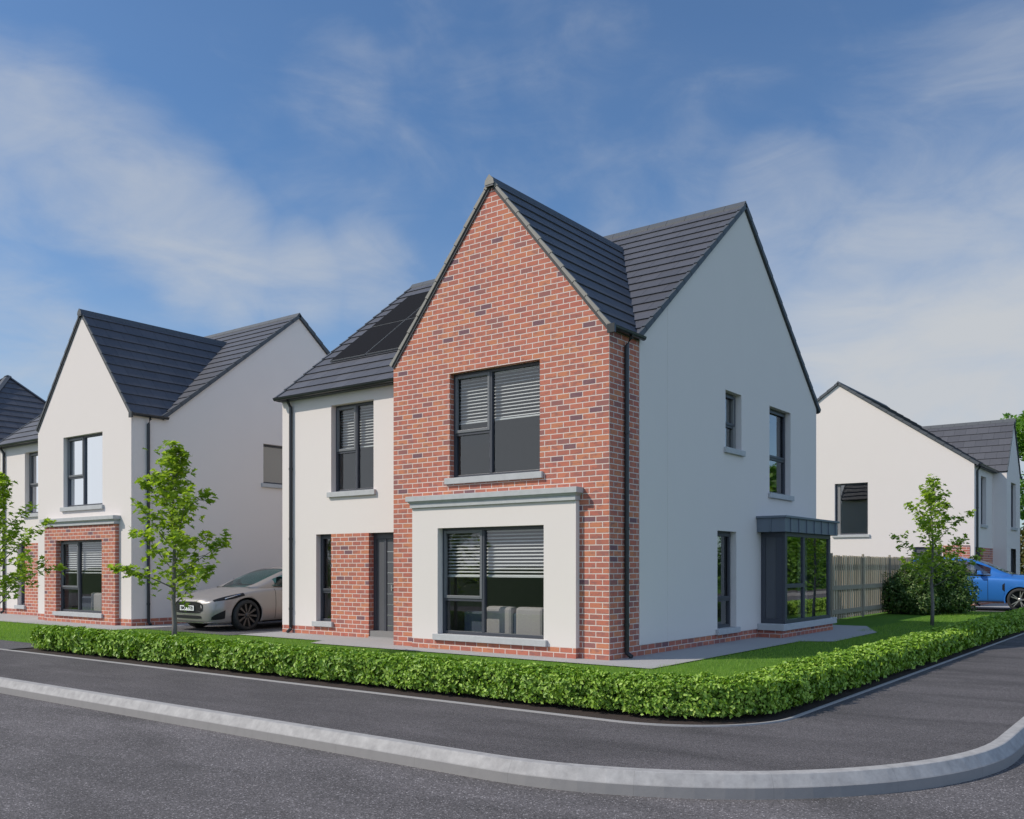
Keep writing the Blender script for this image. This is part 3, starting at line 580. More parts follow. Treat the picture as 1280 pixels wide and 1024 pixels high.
# ------------------------------------------------------------------ the setting
def flat(name, pts, z, m, kind='structure'):
    mb = MB(); mb.poly([(x, y, z) for x, y in pts]); return tag(mb.build(name, m), kind=kind)
flat('ground', [(-900, -900), (900, -900), (900, 900), (-900, 900)], -.35, 'field')
flat('road', [(-300, -16), (40, -16), (40, 160), (-300, 160)], -.16, 'road')
# curved corner strips share the centre (2.88,-3.5)
CXc, CYc = 2.88, -3.5
def strip_pts(yf, xs, x0=-200, y1=120, n=24):
    r0 = CYc-yf; r1 = xs-CXc; pts = [(x0, yf)]; k = 14
    for i in range(k): pts.append((x0+(CXc-x0)*((i+1)/k)**.35, yf)) if i < k-1 else None
    for i in range(n+1):
        t = -math.pi/2 + (math.pi/2)*i/n; pts.append((CXc+r1*math.cos(t), CYc+r0*math.sin(t)))
    for i in range(12): pts.append((xs, CYc+(y1-CYc)*((i+1)/12)**2))
    return pts
pav = strip_pts(-6.53, 5.86)
mb = MB(); inner = strip_pts(-4.70, 4.14)
for a, b, c, d in zip(pav, pav[1:], inner[1:], inner): mb.poly([(*a, 0), (*b, 0), (*c, 0), (*d, 0)])
tag(mb.build('pavement', 'footway'), kind='structure')
# kerb: narrow top, splayed face, upright foot
def sweep(path_fn, prof, name, m, with_uv=True):
    mb = MB(); rows = [path_fn(o) for o, z in prof]; s = 0
    for i in range(len(rows[0])-1):
        ds = math.dist(rows[0][i], rows[0][i+1])
        for j in range(len(prof)-1):
            a, b, c, d = rows[j][i], rows[j][i+1], rows[j+1][i+1], rows[j+1][i]
            mb.poly([(*a, prof[j][1]), (*b, prof[j][1]), (*c, prof[j+1][1]), (*d, prof[j+1][1])], 0, [(s, j), (s+ds, j), (s+ds, j+1), (s, j+1)])
        s += ds
    return mb.build(name, m)
def kerb_path(o):
    pts = strip_pts(-6.53-o, 5.86+o); return pts
tag(sweep(kerb_path, [(-.0, -.1), (0, .004), (.085, .004), (.095, .0), (.145, -.078), (.150, -.084), (.155, -.17)], 'kerb', 'kerb'), kind='structure')
tag(sweep(lambda o: strip_pts(-4.70-o, 4.14+o), [(-.03, -.05), (-.03, .014), (0, .014), (.004, -.01)], 'path_edging', 'edging'), kind='structure')
# lawn (one sheet), soil bed, paving
lawn_poly = strip_pts(-4.66, 4.10, -60, 60); lawn_pts = lawn_poly + [(-60, 60)]
flat('soil_bed', lawn_pts, -.012, 'soil')
flat('lawn', strip_pts(-3.98, 3.55, -60, 60) + [(-60, 60)], -.006, 'lawn')
flat('driveway', [(-12.35, -.35), (-8.95, -.35), (-8.95, 14), (-12.35, 14)], .004, 'drive')
flat('driveway', [(-26.2, -.35), (-22.3, -.35), (-22.3, 14), (-26.2, 14)], .004, 'drive')
flat('driveway', [(-6, 20.1), (4.14, 20.1), (4.14, 23.4), (-6, 23.4)], .004, 'drive')
flat('driveway', [(-14, -4.68), (-9.3, -4.68), (-9.3, -3.75), (-14, -3.75)], .004, 'drive')
flat('house_paving', [(-8.95, -.12), (-6.35, -.12), (-6.1, -.62), (1.05, -.62), (1.05, 5.25), (1.6, 5.6), (1.55, 8.6), (.75, 10.6), (-8.95, 10.6)], .008, 'pad')
flat('house_paving', [(-22.3, -.25), (-19.5, -.25), (-19.2, -.95), (-12.35, -.95), (-12.35, 11), (-22.3, 11)], .008, 'pad')
flat('house_paving', [(-8.9, 23.4), (2.0, 23.4), (2.0, 31.3), (-8.9, 31.3)], .008, 'pad')
# far side of the side road
flat('pavement', [(11.6, -16), (13.4, -16), (13.4, 120), (11.6, 120)], -.02, 'footway')
mb = MB(); mb.box((11.5, -16, -.17), (11.61, 120, -.012)); tag(mb.build('kerb', 'edging'), kind='structure')
flat('grass_verge', [(13.4, -16), (60, -16), (60, 160), (13.4, 160)], -.01, 'lawn')

# ------------------------------------------------------------------ houses
main = dict(brick=True, joint=True, solar=True, boxbay=True,
    bay_windows=dict(up=(-3.205, -1.294, 2.957, 4.765), low=(-3.394, -1.148, .27, 2.097)), surround=(-3.995, -.54),
    wing_up=(-7.237, -5.995, 2.967, 4.765), panel=(-7.70, -4.551, 2.105), nw=(-7.70, -7.237, .285, 2.105), bpanel=(-7.237, -6.13), door=(-6.13, -4.56),
    side_holes=[(4.20, 4.945, 3.68, 4.765), (6.38, 7.59, 2.96, 4.765), (3.84, 4.70, .272, 2.10), (6.1, 8.4, .30, 2.08, 'none')],
    blind_up=3.915, blind_wing=3.88, blind_low=1.265, gl='glass')
H1 = house('detached_house', (0, 0, 0), 0, 'large house with a red brick gable front and solar panels, nearest on the corner', 'house', None, main)
p2 = dict(brick=False, bay_windows=dict(up=(-3.205, -1.294, 2.957, 4.765), low=(-3.394, -1.148, .27, 2.097)), surround=(-3.995, -.54),
    wing_up=(-7.237, -5.995, 2.967, 4.765), panel=(-7.70, -5.2, 2.105), nw=(-7.70, -7.237, .285, 2.105), bpanel=(-7.237, -5.2),
    side_holes=[(3.85, 4.95, 3.69, 4.77, 'single', 'roller')], gl='glass_mirror', gl_up='glass_mirror', gl_low='glass', blind_low=1.27, pipe_y=.42)
H2 = house('detached_house', (-13.229, 0, 0), 0, 'white rendered house with a brick framed ground floor bay window, beyond the grey car', 'house', None, p2)
p3 = dict(brick=False, Wb=3.12, PR=.48, Ln=6.65, Dp=.48+9.56, Zr=8.50, Za=7.2,
    bay_windows=dict(up=(-2.15, -1.0, 2.957, 4.72), low=(-2.2, -1.0, .02, 2.12)), wing_up=(-5.45, -4.45, 2.96, 4.75),
    panel=(-6.45, -3.12, 2.12), nw=(-6.45, -5.0, .28, 2.12), bpanel=(-5.0, -3.12),
    left_holes=[(4.15, 5.40, 2.645, 4.62), (1.55, 2.5, .02, 2.14, 'door')], gl='glass_side', pipe_y=.3)
H3 = house('detached_house', (1.10, 30.65, 0), R_(90), 'white rendered house with a side on gable above the timber fence and blue car', 'house', None, p3)
# brick panel low on the right house's gable
F3 = Fr((-6.65, 0, 0), (0, 1, 0), (1, 0, 0))
mb = MB(); F3.box(mb, .62, 1.5, -.02, -.002, 0, 2.18); mb.build('brick_panel', 'brick', H3)

def box_bay(h):
    root = MB(); X, y0, y1, z0, z1 = .47, 5.92, 8.68, .285, 2.12
    f = .06
    # near return: solid framed panel, far return alike
    for ya, yb in ((y0, y0+.06), (y1-.06, y1)):
        root.box((.013, ya, z0), (X-.002, yb, z0+.09)); root.box((.013, ya, z1-.09), (X-.002, yb, z1)); root.box((.013, ya, z0+.09), (.10, yb, z1-.09)); root.box((X-.14, ya, z0+.09), (X-.002, yb, z1-.09)); root.box((.10, ya+.02, z0+.09), (X-.14, yb-.02, z1-.09), 1)
    # outer face: corner posts, mullion, transom
    root.box((X, y0-.004, z0), (X+.05, y0+.11, z1)); root.box((X, y1-.11, z0), (X+.05, y1+.004, z1)); root.box((X, y0+.11, z0), (X+.049, y1-.11, z0+.07)); root.box((X, y0+.11, z1-.08), (X+.049, y1-.11, z1))
    ym_ = 7.0; root.box((X, ym_-.05, z0+.07), (X+.052, ym_+.05, z1-.08)); root.box((X, y0+.11, 1.0), (X+.050, ym_-.05, 1.08))
    w = root.build('box_window', ['frame', 'door'], h, bevel=.004)
    for a, b, c, d in ((y0+.11, ym_-.05, z0+.07, 1.0), (y0+.11, ym_-.05, 1.08, z1-.08), (ym_+.05, y1-.11, z0+.07, z1-.08)):
        p = MB(); p.poly([(X+.02, a, c), (X+.02, b, c), (X+.02, b, d), (X+.02, a, d)]); p.build('pane', 'glass_box', w)
    c = MB(); c.box((.013, 5.70, 2.123), (.60, 8.92, 2.40)); c.box((.013, 5.66, 2.401), (.64, 8.96, 2.445))
    for i in range(7): y = 5.98+i*.46; c.box((.60, y, 2.125), (.622, y+.018, 2.40))
    c.box((.30, 5.68, 2.125), (.316, 5.70, 2.40)); c.build('metal_canopy', 'zinc', w, bevel=.004)
    s = MB(); s.box((.013, 5.72, .155), (.57, 8.98, .284)); s.build('sill', 'stone', w, bevel=.008)
    b = MB(); b.box((.003, 5.80, .0), (.50, 8.90, .154)); b.build('brick_base', 'brick', w)
box_bay(H1)

# third house, hip roofed, at the left edge
def hip_house():
    h = empty('detached_house', (-25.3, .9, 0)); tag(h, 'white house with a dark pyramid shaped hipped roof, mostly hidden at the left edge', 'house')
    w, d, ze, zt = 6.6, 6.4, 5.08, 8.52
    wl = MB(); Fs = Fr((0, 0, 0), (0, 1, 0), (-1, 0, 0)); Ff = Fr((-w, 0, 0), (1, 0, 0), (0, 1, 0))
    hs = [(.25, 1.6, 3.2, 4.75), (.25, 1.5, .3, 2.1)]
    wall(wl, Fs, [(0, .18), (d, .18), (d, ze), (0, ze)], hs)
    for q in hs: reveal(wl, Fs, q, .12, bottom=False)
    wall(wl, Ff, [(0, .18), (w, .18), (w, ze), (0, ze)]); wall(wl, Fr((-w, d, 0), (1, 0, 0), (0, -1, 0)), [(0, .18), (w, .18), (w, ze), (0, ze)]); wall(wl, Fr((-w, 0, 0), (0, 1, 0), (1, 0, 0)), [(0, .18), (d, .18), (d, ze), (0, ze)])
    wl.build('wall', 'render_white', h)
    p = MB(); p.box((-w, 0, 0), (0, d, .179)); p.build('plinth', 'brick', h)
    for q in hs: window(h, Fs, *q, .1, [(q[0], q[1], q[2], q[3], 0)], 'glass_mirror' if q[2] > 3 else 'glass')
    rf = MB(); o = .18
    A = Vector((-w/2, d/2, zt)); cor = [Vector((o, -o, ze)), Vector((o, d+o, ze)), Vector((-w-o, d+o, ze)), Vector((-w-o, -o, ze))]
    for i in range(4):
        a, b = cor[i], cor[(i+1) % 4]; U = (b-a).normalized(); mid = (a+b)/2; V = (A-mid); vl = V.length; V = V.normalized(); L_ = (b-a).length
        roof_slope(rf, None, a, U, V, [[(0, 0), (L_, 0), (L_/2, vl)]])
    ro = rf.build('roof', ['tile', 'deck'], h)
    rg = MB()
    for i in range(4):
        a = cor[i]; dv = (A-a); side = dv.cross(Vector((0, 0, 1))).normalized(); n = 14
        for k in range(n):
            p0 = a+dv*(k/n); p1 = a+dv*((k+1)/n); up = Vector((0, 0, .075))
            for s_ in (-1, 1): rg.poly([p0+up, p1+up, p1+side*.12*s_+Vector((0, 0, .03)), p0+side*.12*s_+Vector((0, 0, .03))])
    rg.build('hip_tiles', 'verge_dark', ro)
    g = MB(); gutter(g, (o-.02, -o, ze+.01), (o-.02, d+o, ze+.01), (1, 0, 0)); gutter(g, (-w-o, -o+.02, ze+.01), (o, -o+.02, ze+.01), (0, -1, 0)); g.build('gutter', 'gutter', h)
    fs = MB(); fs.box((-w-o, -o+.01, ze-.08), (o-.01, d+o-.01, ze-.062)); fs.build('soffit', 'verge_dark', h)
hip_house()

# sofas behind the bay windows
def sofa(x, label):
    r = empty('sofa', (x, .33, .155)); tag(r, label, 'sofa', 'sofas behind the bay windows')
    b = MB(); b.box((-1.15, .02, 0), (1.15, .85, .34)); b.box((-1.15, 0, .0), (1.15, .16, .50)); b.box((-1.15, .16, .0), (-.95, .85, .48)); b.box((.95, .16, .0), (1.15, .85, .48)); b.build('seat', 'sofa_blue', r, bevel=.04)
    for i in range(2):
        c = MB(); c.box((-.62+i*.64, -.05, .10), (-.62+i*.64+.56, .17, .60)); c.build('back_cushion', 'sofa_beige', r, bevel=.05)
sofa(-2.02, 'blue sofa with beige back cushions behind the ground floor window of the brick gabled house')
sofa(-15.0, 'blue sofa with beige back cushions behind the brick framed bay window of the white house')

# ------------------------------------------------------------------ fence
def fence():
    r = empty('timber_fence', (-.62, 9.4, 0)); tag(r, 'tall close boarded timber fence running back between the brick gabled house and the bush', 'fence')
    b = MB(); rnd = random.Random(3); y = 0; L_ = 11.2
    k = 0
    while y < L_:
        proud = k % 2; w = (.075 if proud else .11)+rnd.random()*.01; hgt = 1.72+rnd.uniform(-.012, .012); x0 = 0 if proud else -.034
        b.box((x0-.022, y-(.0 if proud else .012), .03), (x0, y+w+(.0 if proud else .012), hgt)); y += w; k += 1
    b.build('boards', 'fence_wood', r)
    for z in (.22, .86, 1.45):
        m_ = MB(); m_.box((-.11, 0, z-.05), (-.058, L_, z+.05)); m_.build('rail', 'wood_post', r)
        m_ = MB()
        if z < 1.2: m_.box((.001, 0, z-.06), (.024, L_, z+.06)); m_.build('rail', 'wood_post', r)
    for i in range(5): m_ = MB(); m_.box((.002, i*2.75, 0), (.05, i*2.75+.07, 1.78)); m_.build('post', 'wood_post', r)
fence()

# ------------------------------------------------------------------ foliage
def leaf_mesh(name, C, Nn, size, material, parent=None, shape='quad', seed=1, asp=.55, fold=.25):
    """C: centres (n,3); Nn: facing (n,3); size (n,)"""
    rng = np.random.default_rng(seed); n = len(C)
    Nn = Nn/np.linalg.norm(Nn, axis=1, keepdims=True); r = rng.normal(size=(n, 3)); T = np.cross(Nn, r); T /= np.linalg.norm(T, axis=1, keepdims=True); B = np.cross(Nn, T)
    if shape == 'quad': pl = [(-.5, 0, 0), (0, asp/2, fold*.3), (.5, 0, 0), (0, -asp/2, fold*.3)]; tris = [(0, 1, 2, 3)]
    elif shape == 'fold': pl = [(-.5, 0, 0), (.05, asp/2, fold*.45), (.5, 0, -.08), (.05, -asp/2, fold*.45)]; tris = [(0, 2, 1), (0, 3, 2)]
    elif shape == 'blade': pl = [(-.12, 0, 0), (.12, 0, 0), (0, 0, 1.0)]; tris = [(0, 1, 2)]
    else:  # lobed maple leaf
        pts = [(0, 0), (.22, -.16), (.28, -.42), (.42, -.22), (.70, -.38), (.66, -.16), (1.0, 0), (.66, .16), (.70, .38), (.42, .22), (.28, .42), (.22, .16)]
        pl = [(x-.45, y, abs(y)*fold - (x-.45)**2*.25) for x, y in pts]; tris = [tuple(range(0, 7)), (0, 6, 7, 8, 9, 10, 11)]
    pl = np.array(pl); k = len(pl)
    if shape == 'blade':
        V = C[:, None, :] + (pl[None, :, 0:1]*T[:, None, :] * size[:, None, None]*.22 + pl[None, :, 2:3]*Nn[:, None, :]*size[:, None, None])
    else:
        V = C[:, None, :] + size[:, None, None]*(pl[None, :, 0:1]*T[:, None, :] + pl[None, :, 1:2]*B[:, None, :] + pl[None, :, 2:3]*Nn[:, None, :])
    V = V.reshape(-1, 3); me = bpy.data.meshes.new(name); me.vertices.add(len(V)); me.vertices.foreach_set('co', V.astype(np.float32).ravel())
    loops = []; starts = []; tot = []; per = sum(len(t) for t in tris)
    base = np.concatenate([np.array(t) for t in tris]); idx = (base[None, :] + (np.arange(n)*k)[:, None]).ravel()
    ls = []; acc = 0
    for t in tris: ls.append(acc); acc += len(t)
    st = (np.array(ls)[None, :] + (np.arange(n)*per)[:, None]).ravel(); lt = np.tile(np.array([len(t) for t in tris]), n)
    me.loops.add(len(idx)); me.loops.foreach_set('vertex_index', idx.astype(np.int32)); me.polygons.add(len(st)); me.polygons.foreach_set('loop_start', st.astype(np.int32)); me.polygons.foreach_set('loop_total', lt.astype(np.int32))
    me.materials.append(M[material]); me.update(calc_edges=True); me.validate()
    o = bpy.data.objects.new(name, me); COL.objects.link(o)
    if parent: o.parent = parent
    return o

def vnoise(p, f, seed):
    """cheap smooth pseudo noise in -1..1"""
    r = np.random.default_rng(seed); s = 0
    for k in range(5):
        d = r.normal(size=3); d /= np.linalg.norm(d); s = s+np.sin(p@(d*f*(1+.35*k))+r.uniform(0, 6.28))
    return s/2.4

# hedge path (centre line)
def hedge_path(step=.05):
    c = (2.93, -3.28); r = .80; pts = []
    x = -9.0
    while x < c[0]: pts.append((x, c[1]-r, 0, -1)); x += step
    n = int(r*math.pi/2/step)
    for i in range(n): t = -math.pi/2+math.pi/2*i/n; pts.append((c[0]+r*math.cos(t), c[1]+r*math.sin(t), math.cos(t), math.sin(t)))
    y = c[1]
    while y < 30: pts.append((c[0]+r, y, 1, 0)); y += step
    return np.array(pts)
def hedge():
    rng = np.random.default_rng(5); hp = hedge_path(); n = 150000
    near = np.clip(1.0/(np.linalg.norm(hp[:, :2]-np.array([CX, CY]), axis=1)/7.5)**1.1, .16, 1.25); pr = near/near.sum()
    i = rng.choice(len(hp), n, p=pr); dist = np.linalg.norm(hp[i, :2]-np.array([CX, CY]), axis=1)
    base = hp[i, :2]+rng.normal(scale=.03, size=(n, 2)); nrm = hp[i, 2:]
    # superellipse cross section, surface biased
    # walk round a box section (outer side, top, inner side) with rounded shoulders
    hw, hh = .245, .365; per = 2*hh+2*hw; q = rng.uniform(0, per, n)
    side = np.where(q < hh, 1, np.where(q < hh+2*hw, 0, -1))
    ex = np.where(side == 1, hw, np.where(side == -1, -hw, hw-(q-hh))); ez = np.where(side == 1, q, np.where(side == -1, q-hh-2*hw, hh))
    cs = side*1.0; sn = (side == 0)*1.0
    edge = np.clip((np.abs(ex)-hw+.10)/.10, 0, 1)*np.clip((ez-hh+.10)/.10, 0, 1); ez = ez-edge*.035; ex = ex-np.sign(ex)*edge*.02
    low = np.clip((.10-ez)/.10, 0, 1); P0 = np.stack([base[:, 0]+nrm[:, 0]*ex, base[:, 1]+nrm[:, 1]*ex, ez], 1)
    bump = (vnoise(P0, 14, 2)*.042+vnoise(P0, 34, 3)*.026)*np.where(side == 0, .45, 1.0)-low*.05-low*rng.uniform(0, .06, n); depth = rng.exponential(.030, n)
    ex = ex+cs*(bump-depth)+(1-np.abs(cs))*rng.normal(scale=.01, size=n); ez = ez+sn*(bump-depth)
    C = np.stack([base[:, 0]+nrm[:, 0]*ex, base[:, 1]+nrm[:, 1]*ex, ez], 1); C[:, 2] = np.maximum(C[:, 2], .035+.03*rng.random(n))
    Nn = np.stack([nrm[:, 0]*cs, nrm[:, 1]*cs, sn*1.25], 1)*.95+np.array([0, 0, .14])+rng.normal(size=(n, 3))*np.where(side == 0, .85, .40)[:, None]+np.stack([-.25*(side == 0), -.3*(side == 0), 0*sn], 1)
    size = rng.uniform(.032, .064, n)*np.clip(dist/10, .85, 1.7)
    r = empty('hedge', (0, 0, 0)); tag(r, 'low clipped green hedge wrapping the front and side of the corner plot', 'hedge')
    leaf_mesh('foliage', C, Nn, size, 'hedge_leaf', r, 'fold', 6, .62, .35)
    st = MB(); rn = random.Random(4)
    for q in range(0, len(hp), 6):
        x, y, nx, ny = hp[q]; x += rn.uniform(-.1, .1); y += rn.uniform(-.1, .1)
        st.tube([(x, y, -.01), (x+rn.uniform(-.05, .05), y+rn.uniform(-.05, .05), .13), (x+rn.uniform(-.12, .12), y+rn.uniform(-.12, .12), .30)], [.011, .008, .004], 5)
    so_ = st.build('stems', 'twig', r); tag(so_, kind='stuff')
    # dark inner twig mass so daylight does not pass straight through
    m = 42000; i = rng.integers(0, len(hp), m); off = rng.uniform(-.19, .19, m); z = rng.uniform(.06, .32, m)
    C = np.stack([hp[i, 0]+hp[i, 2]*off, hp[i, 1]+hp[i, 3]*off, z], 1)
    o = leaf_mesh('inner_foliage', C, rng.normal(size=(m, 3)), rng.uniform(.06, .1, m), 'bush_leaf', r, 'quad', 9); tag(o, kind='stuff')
hedge()

def grass():
    rng = np.random.default_rng(11)
    def region(n, x0, x1, y0, y1, s0, s1, rej):
        x = rng.uniform(x0, x1, n); y = rng.uniform(y0, y1, n); k = ~rej(x, y); x, y = x[k], y[k]
        C = np.stack([x, y, np.full(len(x), -.008)], 1); Nn = np.stack([rng.normal(scale=.33, size=len(x)), rng.normal(scale=.33, size=len(x)), np.ones(len(x))], 1); return C, Nn, rng.uniform(s0, s1, len(x))
    def pad(x, y):
        w = vnoise(np.stack([x, y, x*0], 1), 9, 5)*.035
        a = (x > -8.95) & (x < -6.2) & (y > -.16+w); b = (x > -6.2) & (x < 1.03+w) & (y > -.66+w); c = (x > 0) & (x < 1.58+w) & (y > 5.4+w) & (y < 8.7+w)
        dr = (x < -8.9) & (x > -12.4) & (y > -.4); l2 = (x <= -12.3) & ((y > -1.0+w) | ((x < -19.3) & (y > -.3+w))) ; l2 = (x <= -12.3) & (y > np.where(x < -19.3, -.3, -1.0)+w)
        dd = (x > -14) & (x < -9.25) & (y < -3.72); corner = (x > 2.93) & (y < -3.28) & (np.hypot(x-2.93, y+3.28) > .65)
        rh = (y > 20.05) & (y < 23.4)
        return a | b | c | dr | l2 | dd | corner | rh
    parts = [region(52000, -9.2, 3.5, -3.95, -.05, .035, .06, pad), region(46000, 0, 3.5, -4, 8, .035, .062, pad), region(36000, -.6, 3.5, 5, 20.2, .05, .08, pad), region(26000, -18, -9, -3.98, -.2, .05, .08, pad), region(8000, -24, -14, -4.6, -.2, .06, .09, pad)]
    C = np.concatenate([p[0] for p in parts]); Nn = np.concatenate([p[1] for p in parts]); s = np.concatenate([p[2] for p in parts])
    o = leaf_mesh('grass', C, Nn, s, 'grass_blade', None, 'blade', 12); tag(o, kind='stuff'); o['label'] = 'short green lawn grass around the houses'; o['category'] = 'grass'
grass()

def young_tree(name, loc, H, trunk_h, seed, label, n_leaf=1500, spread=1.0, leaf=.16, flip=1):
    rnd = random.Random(seed); rng = np.random.default_rng(seed)
    r = empty(name, loc); tag(r, label, 'tree', 'young street trees')
    tb = MB(); top = Vector((.04*flip, 0, H*.97)); tr = [Vector((0, 0, -.02)), Vector((.015, .01, .5)), Vector((-.01, 0, trunk_h)), Vector((.02, .01, H*.55)), Vector((-.02, 0, H*.75)), top]
    tb.tube(tr, [.048, .040, .036, .024, .014, .004], 9)
    def on(z):
        for a, b in zip(tr, tr[1:]):
            if a.z <= z <= b.z: return a.lerp(b, (z-a.z)/(b.z-a.z))
        return top
    C = []; Nn = []; S = []
    nb = 21
    def cluster(p, d, m, sp):
        for _ in range(m):
            q = p+Vector((rnd.gauss(0, sp), rnd.gauss(0, sp), rnd.gauss(0, sp*.75)))
            C.append(q); Nn.append((rnd.gauss(0, .5)+d.x*.3, rnd.gauss(0, .5)+d.y*.3, 1.0)); S.append(leaf*rnd.uniform(.6, 1.15))
    for i in range(nb):
        f = i/(nb-1); z0 = trunk_h*.88+(H*.93-trunk_h*.88)*f**.95
        env = (math.sin(min(1, (1-f)*1.5+.08)*math.pi/2))*(.50+.42*rnd.random()) if f > .25 else (.52+.26*rnd.random())
        ln = spread*1.15*env*(1-f*.72)+.12; az = i*2.399+rnd.uniform(-.4, .4); el = R_(28+30*f+rnd.uniform(-8, 10)); p = on(z0); d = Vector((math.cos(az)*math.cos(el), math.sin(az)*math.cos(el), math.sin(el)))
        pts = [p]; q = p.copy(); n = 5; dd = d.copy()
        for k in range(n): dd = (dd+Vector((rnd.gauss(0, .09), rnd.gauss(0, .09), rnd.gauss(-.02, .07)))).normalized(); q = q+dd*ln/n; pts.append(q.copy())
        tb.tube(pts, [.013*(1-f*.5), .010, .008, .006, .004, .002], 5)
        per = int(n_leaf/nb*(.55+ln/spread*.75)*.5*(1 if f < .7 else 1-.55*(f-.7)/.3))
        for k in range(1, n+1):
            cluster(pts[k], dd, max(2, int(per/n*(.6+.16*k))), .055+.02*(n-k))
            if k >= 2 and rnd.random() < .85:
                sd = Vector((rnd.gauss(0, 1), rnd.gauss(0, 1), rnd.gauss(.25, .5))).normalized(); e = pts[k]+sd*rnd.uniform(.10, .26)*(ln/spread+.3)
                tb.tube([pts[k], (pts[k]+e)/2, e], [.005, .004, .002], 4); cluster(e, sd, max(2, int(per/n*.8)), .06)
    for k in range(22): z = H*(.42+.50*rnd.random()); cluster(on(z), Vector((0, 0, 1)), 4, .13)
    cluster(top, Vector((0, 0, 1)), 6, .04); cluster(on(H*.93), Vector((0, 0, 1)), 5, .07)
    tb.build('trunk', 'bark', r, smooth=True)
    leaf_mesh('crown', np.array([list(c) for c in C]), np.array(Nn), np.array(S), 'maple_leaf', r, 'maple', seed, fold=.3)
young_tree('young_tree', (-6.126, -3.45, 0), 3.52, .92, 21, 'young maple tree in front of the grey car and white wall', 2700, 1.38, .138)
young_tree('young_tree', (1.92, 11.89, 0), 3.66, 1.05, 5, 'young maple tree in front of the dark bush and timber fence', 2400, 1.42, .13)
young_tree('young_tree', (-12.35, -3.45, 0), 3.4, .7, 33, 'young maple tree cut off by the left edge, before the white house', 2500, 1.6, .14)

def bushy(name, loc, blobs, n, size, mt, label, cat, seed, trunk=None, group=None, shape='fold'):
    rng = np.random.default_rng(seed); r = empty(name, loc); tag(r, label, cat, group); C = []; Nn = []
    tot = sum(b[3]**2 for b in blobs)
    for (x, y, z, rad, sq) in blobs:
        m = int(n*rad**2/tot); d = rng.normal(size=(m, 3)); d /= np.linalg.norm(d, axis=1, keepdims=True); rr = rad*(1-np.minimum(rng.exponential(.13, m), .9))
        p = d*rr[:, None]; w = 1+.20*vnoise(d*1.0+np.array([x, y, z]), 4.5, seed)+.10*vnoise(d+np.array([x, y, z]), 11, seed+1); p *= w[:, None]; p[:, 2] *= sq
        C.append(p+np.array([x, y, z])); Nn.append(d*.7+np.array([0, 0, .5])+rng.normal(scale=.55, size=(m, 3)))
    C = np.concatenate(C); Nn = np.concatenate(Nn); k = C[:, 2] > .02; C, Nn = C[k], Nn[k]
    leaf_mesh('crown' if trunk else 'foliage', C, Nn, rng.uniform(size*.6, size*1.2, len(C)), mt, r, shape, seed, .55, .3)
    tb = MB(); rnd = random.Random(seed)
    if trunk:
        tb.tube([(0, 0, -.1), (.05, .02, trunk*.5), (0, 0, trunk)], [.28, .2, .16], 10)
        for (x, y, z, rad, sq) in blobs[:12]: tb.tube([(0, 0, trunk*.75), (x*.4, y*.4, trunk+(z-trunk)*.5), (x, y, z)], [.11, .07, .03], 6)
        tb.build('trunk', 'bark', r, smooth=True)
    else:
        for i in range(14): a = rnd.uniform(0, 6.28); b = rnd.choice(blobs); tb.tube([(b[0]*.8, b[1]*.8, 0), (b[0]+math.cos(a)*b[3]*.3, b[1]+math.sin(a)*b[3]*.3, b[2]), (b[0]+math.cos(a)*b[3]*.6, b[1]+math.sin(a)*b[3]*.6, b[2]+b[3]*.4)], [.02, .013, .005], 5)
        tag(tb.build('stems', 'twig', r), kind='stuff')
    return r
bushy('bush', (.15, 17.3, 0), [(-.35, 0, .55, .62, 1), (.15, .1, .65, .72, 1.1), (-.1, .5, .6, .7, 1), (.3, -.2, .42, .5, .9), (.3, .3, 1.3, .46, 1)], 18000, .085, 'bush_leaf', 'dark green bush against the end of the timber fence', 'bush', 41)
bushy('bush', (.95, 18.2, 0), [(-.25, 0, .55, .62, 1), (.25, .1, .62, .58, 1.1), (-.1, .2, .98, .56, 1), (.2, -.3, .4, .48, .9), (.05, .3, 1.25, .42, 1), (-.35, .2, 1.35, .40, 1)], 18000, .085, 'bush_leaf', 'rounded dark bush in front of the rear of the blue car', 'bush', 42)
def big_tree(loc, H, rad, seed, label, mt='far_leaf', n=14000, size=.3, group=None):
    rnd = random.Random(seed); bl_ = []
    for i in range(18):
        a = rnd.uniform(0, 6.28); q = rnd.random()**.5*rad*.72; z = H*.45+(H*.42)*rnd.random(); bl_.append((math.cos(a)*q, math.sin(a)*q, z, rad*rnd.uniform(.28, .46), .85))
    bl_.append((0, 0, H-rad*.4, rad*.38, 1))
    bushy('tree', loc, bl_, n, size, mt, label, 'tree', seed, H*.42, group)
big_tree((1.5, 44.2, 0), 9.9, 3.3, 51, 'large leafy green tree rising behind the right hand white house', n=26000, size=.26)
bushy('bush', (.9, 38.5, 0), [(0, 0, 1.4, 1.6, 1), (1, .5, 1.2, 1.3, 1), (-.5, .8, 2.4, 1.2, 1), (.6, .2, 3.0, 1.0, 1.1)], 9000, .22, 'autumn_leaf', 'brownish green shrub at the far right edge behind the white house', 'bush', 52)
for k, (x, y, q) in enumerate([(14.6, 43, 2.2), (15.5, 49, 2.9), (18.5, 55, 3.4)]):
    bushy('bush', (x, y, 0), [(0, 0, q*.6, q, 1), (q*.7, q*.4, q*.5, q*.8, 1), (-q*.3, q*.6, q*.9, q*.7, 1)], 5000, .35, 'far_leaf', ['wide green bush beyond the side road, nearest of three and outside the frame', 'middle green bush beyond the side road, outside the frame', 'largest green bush beyond the side road, outside the frame'][k], 'bush', 80+k, group='bushes across the side road')
rt = 'trees across the side road'
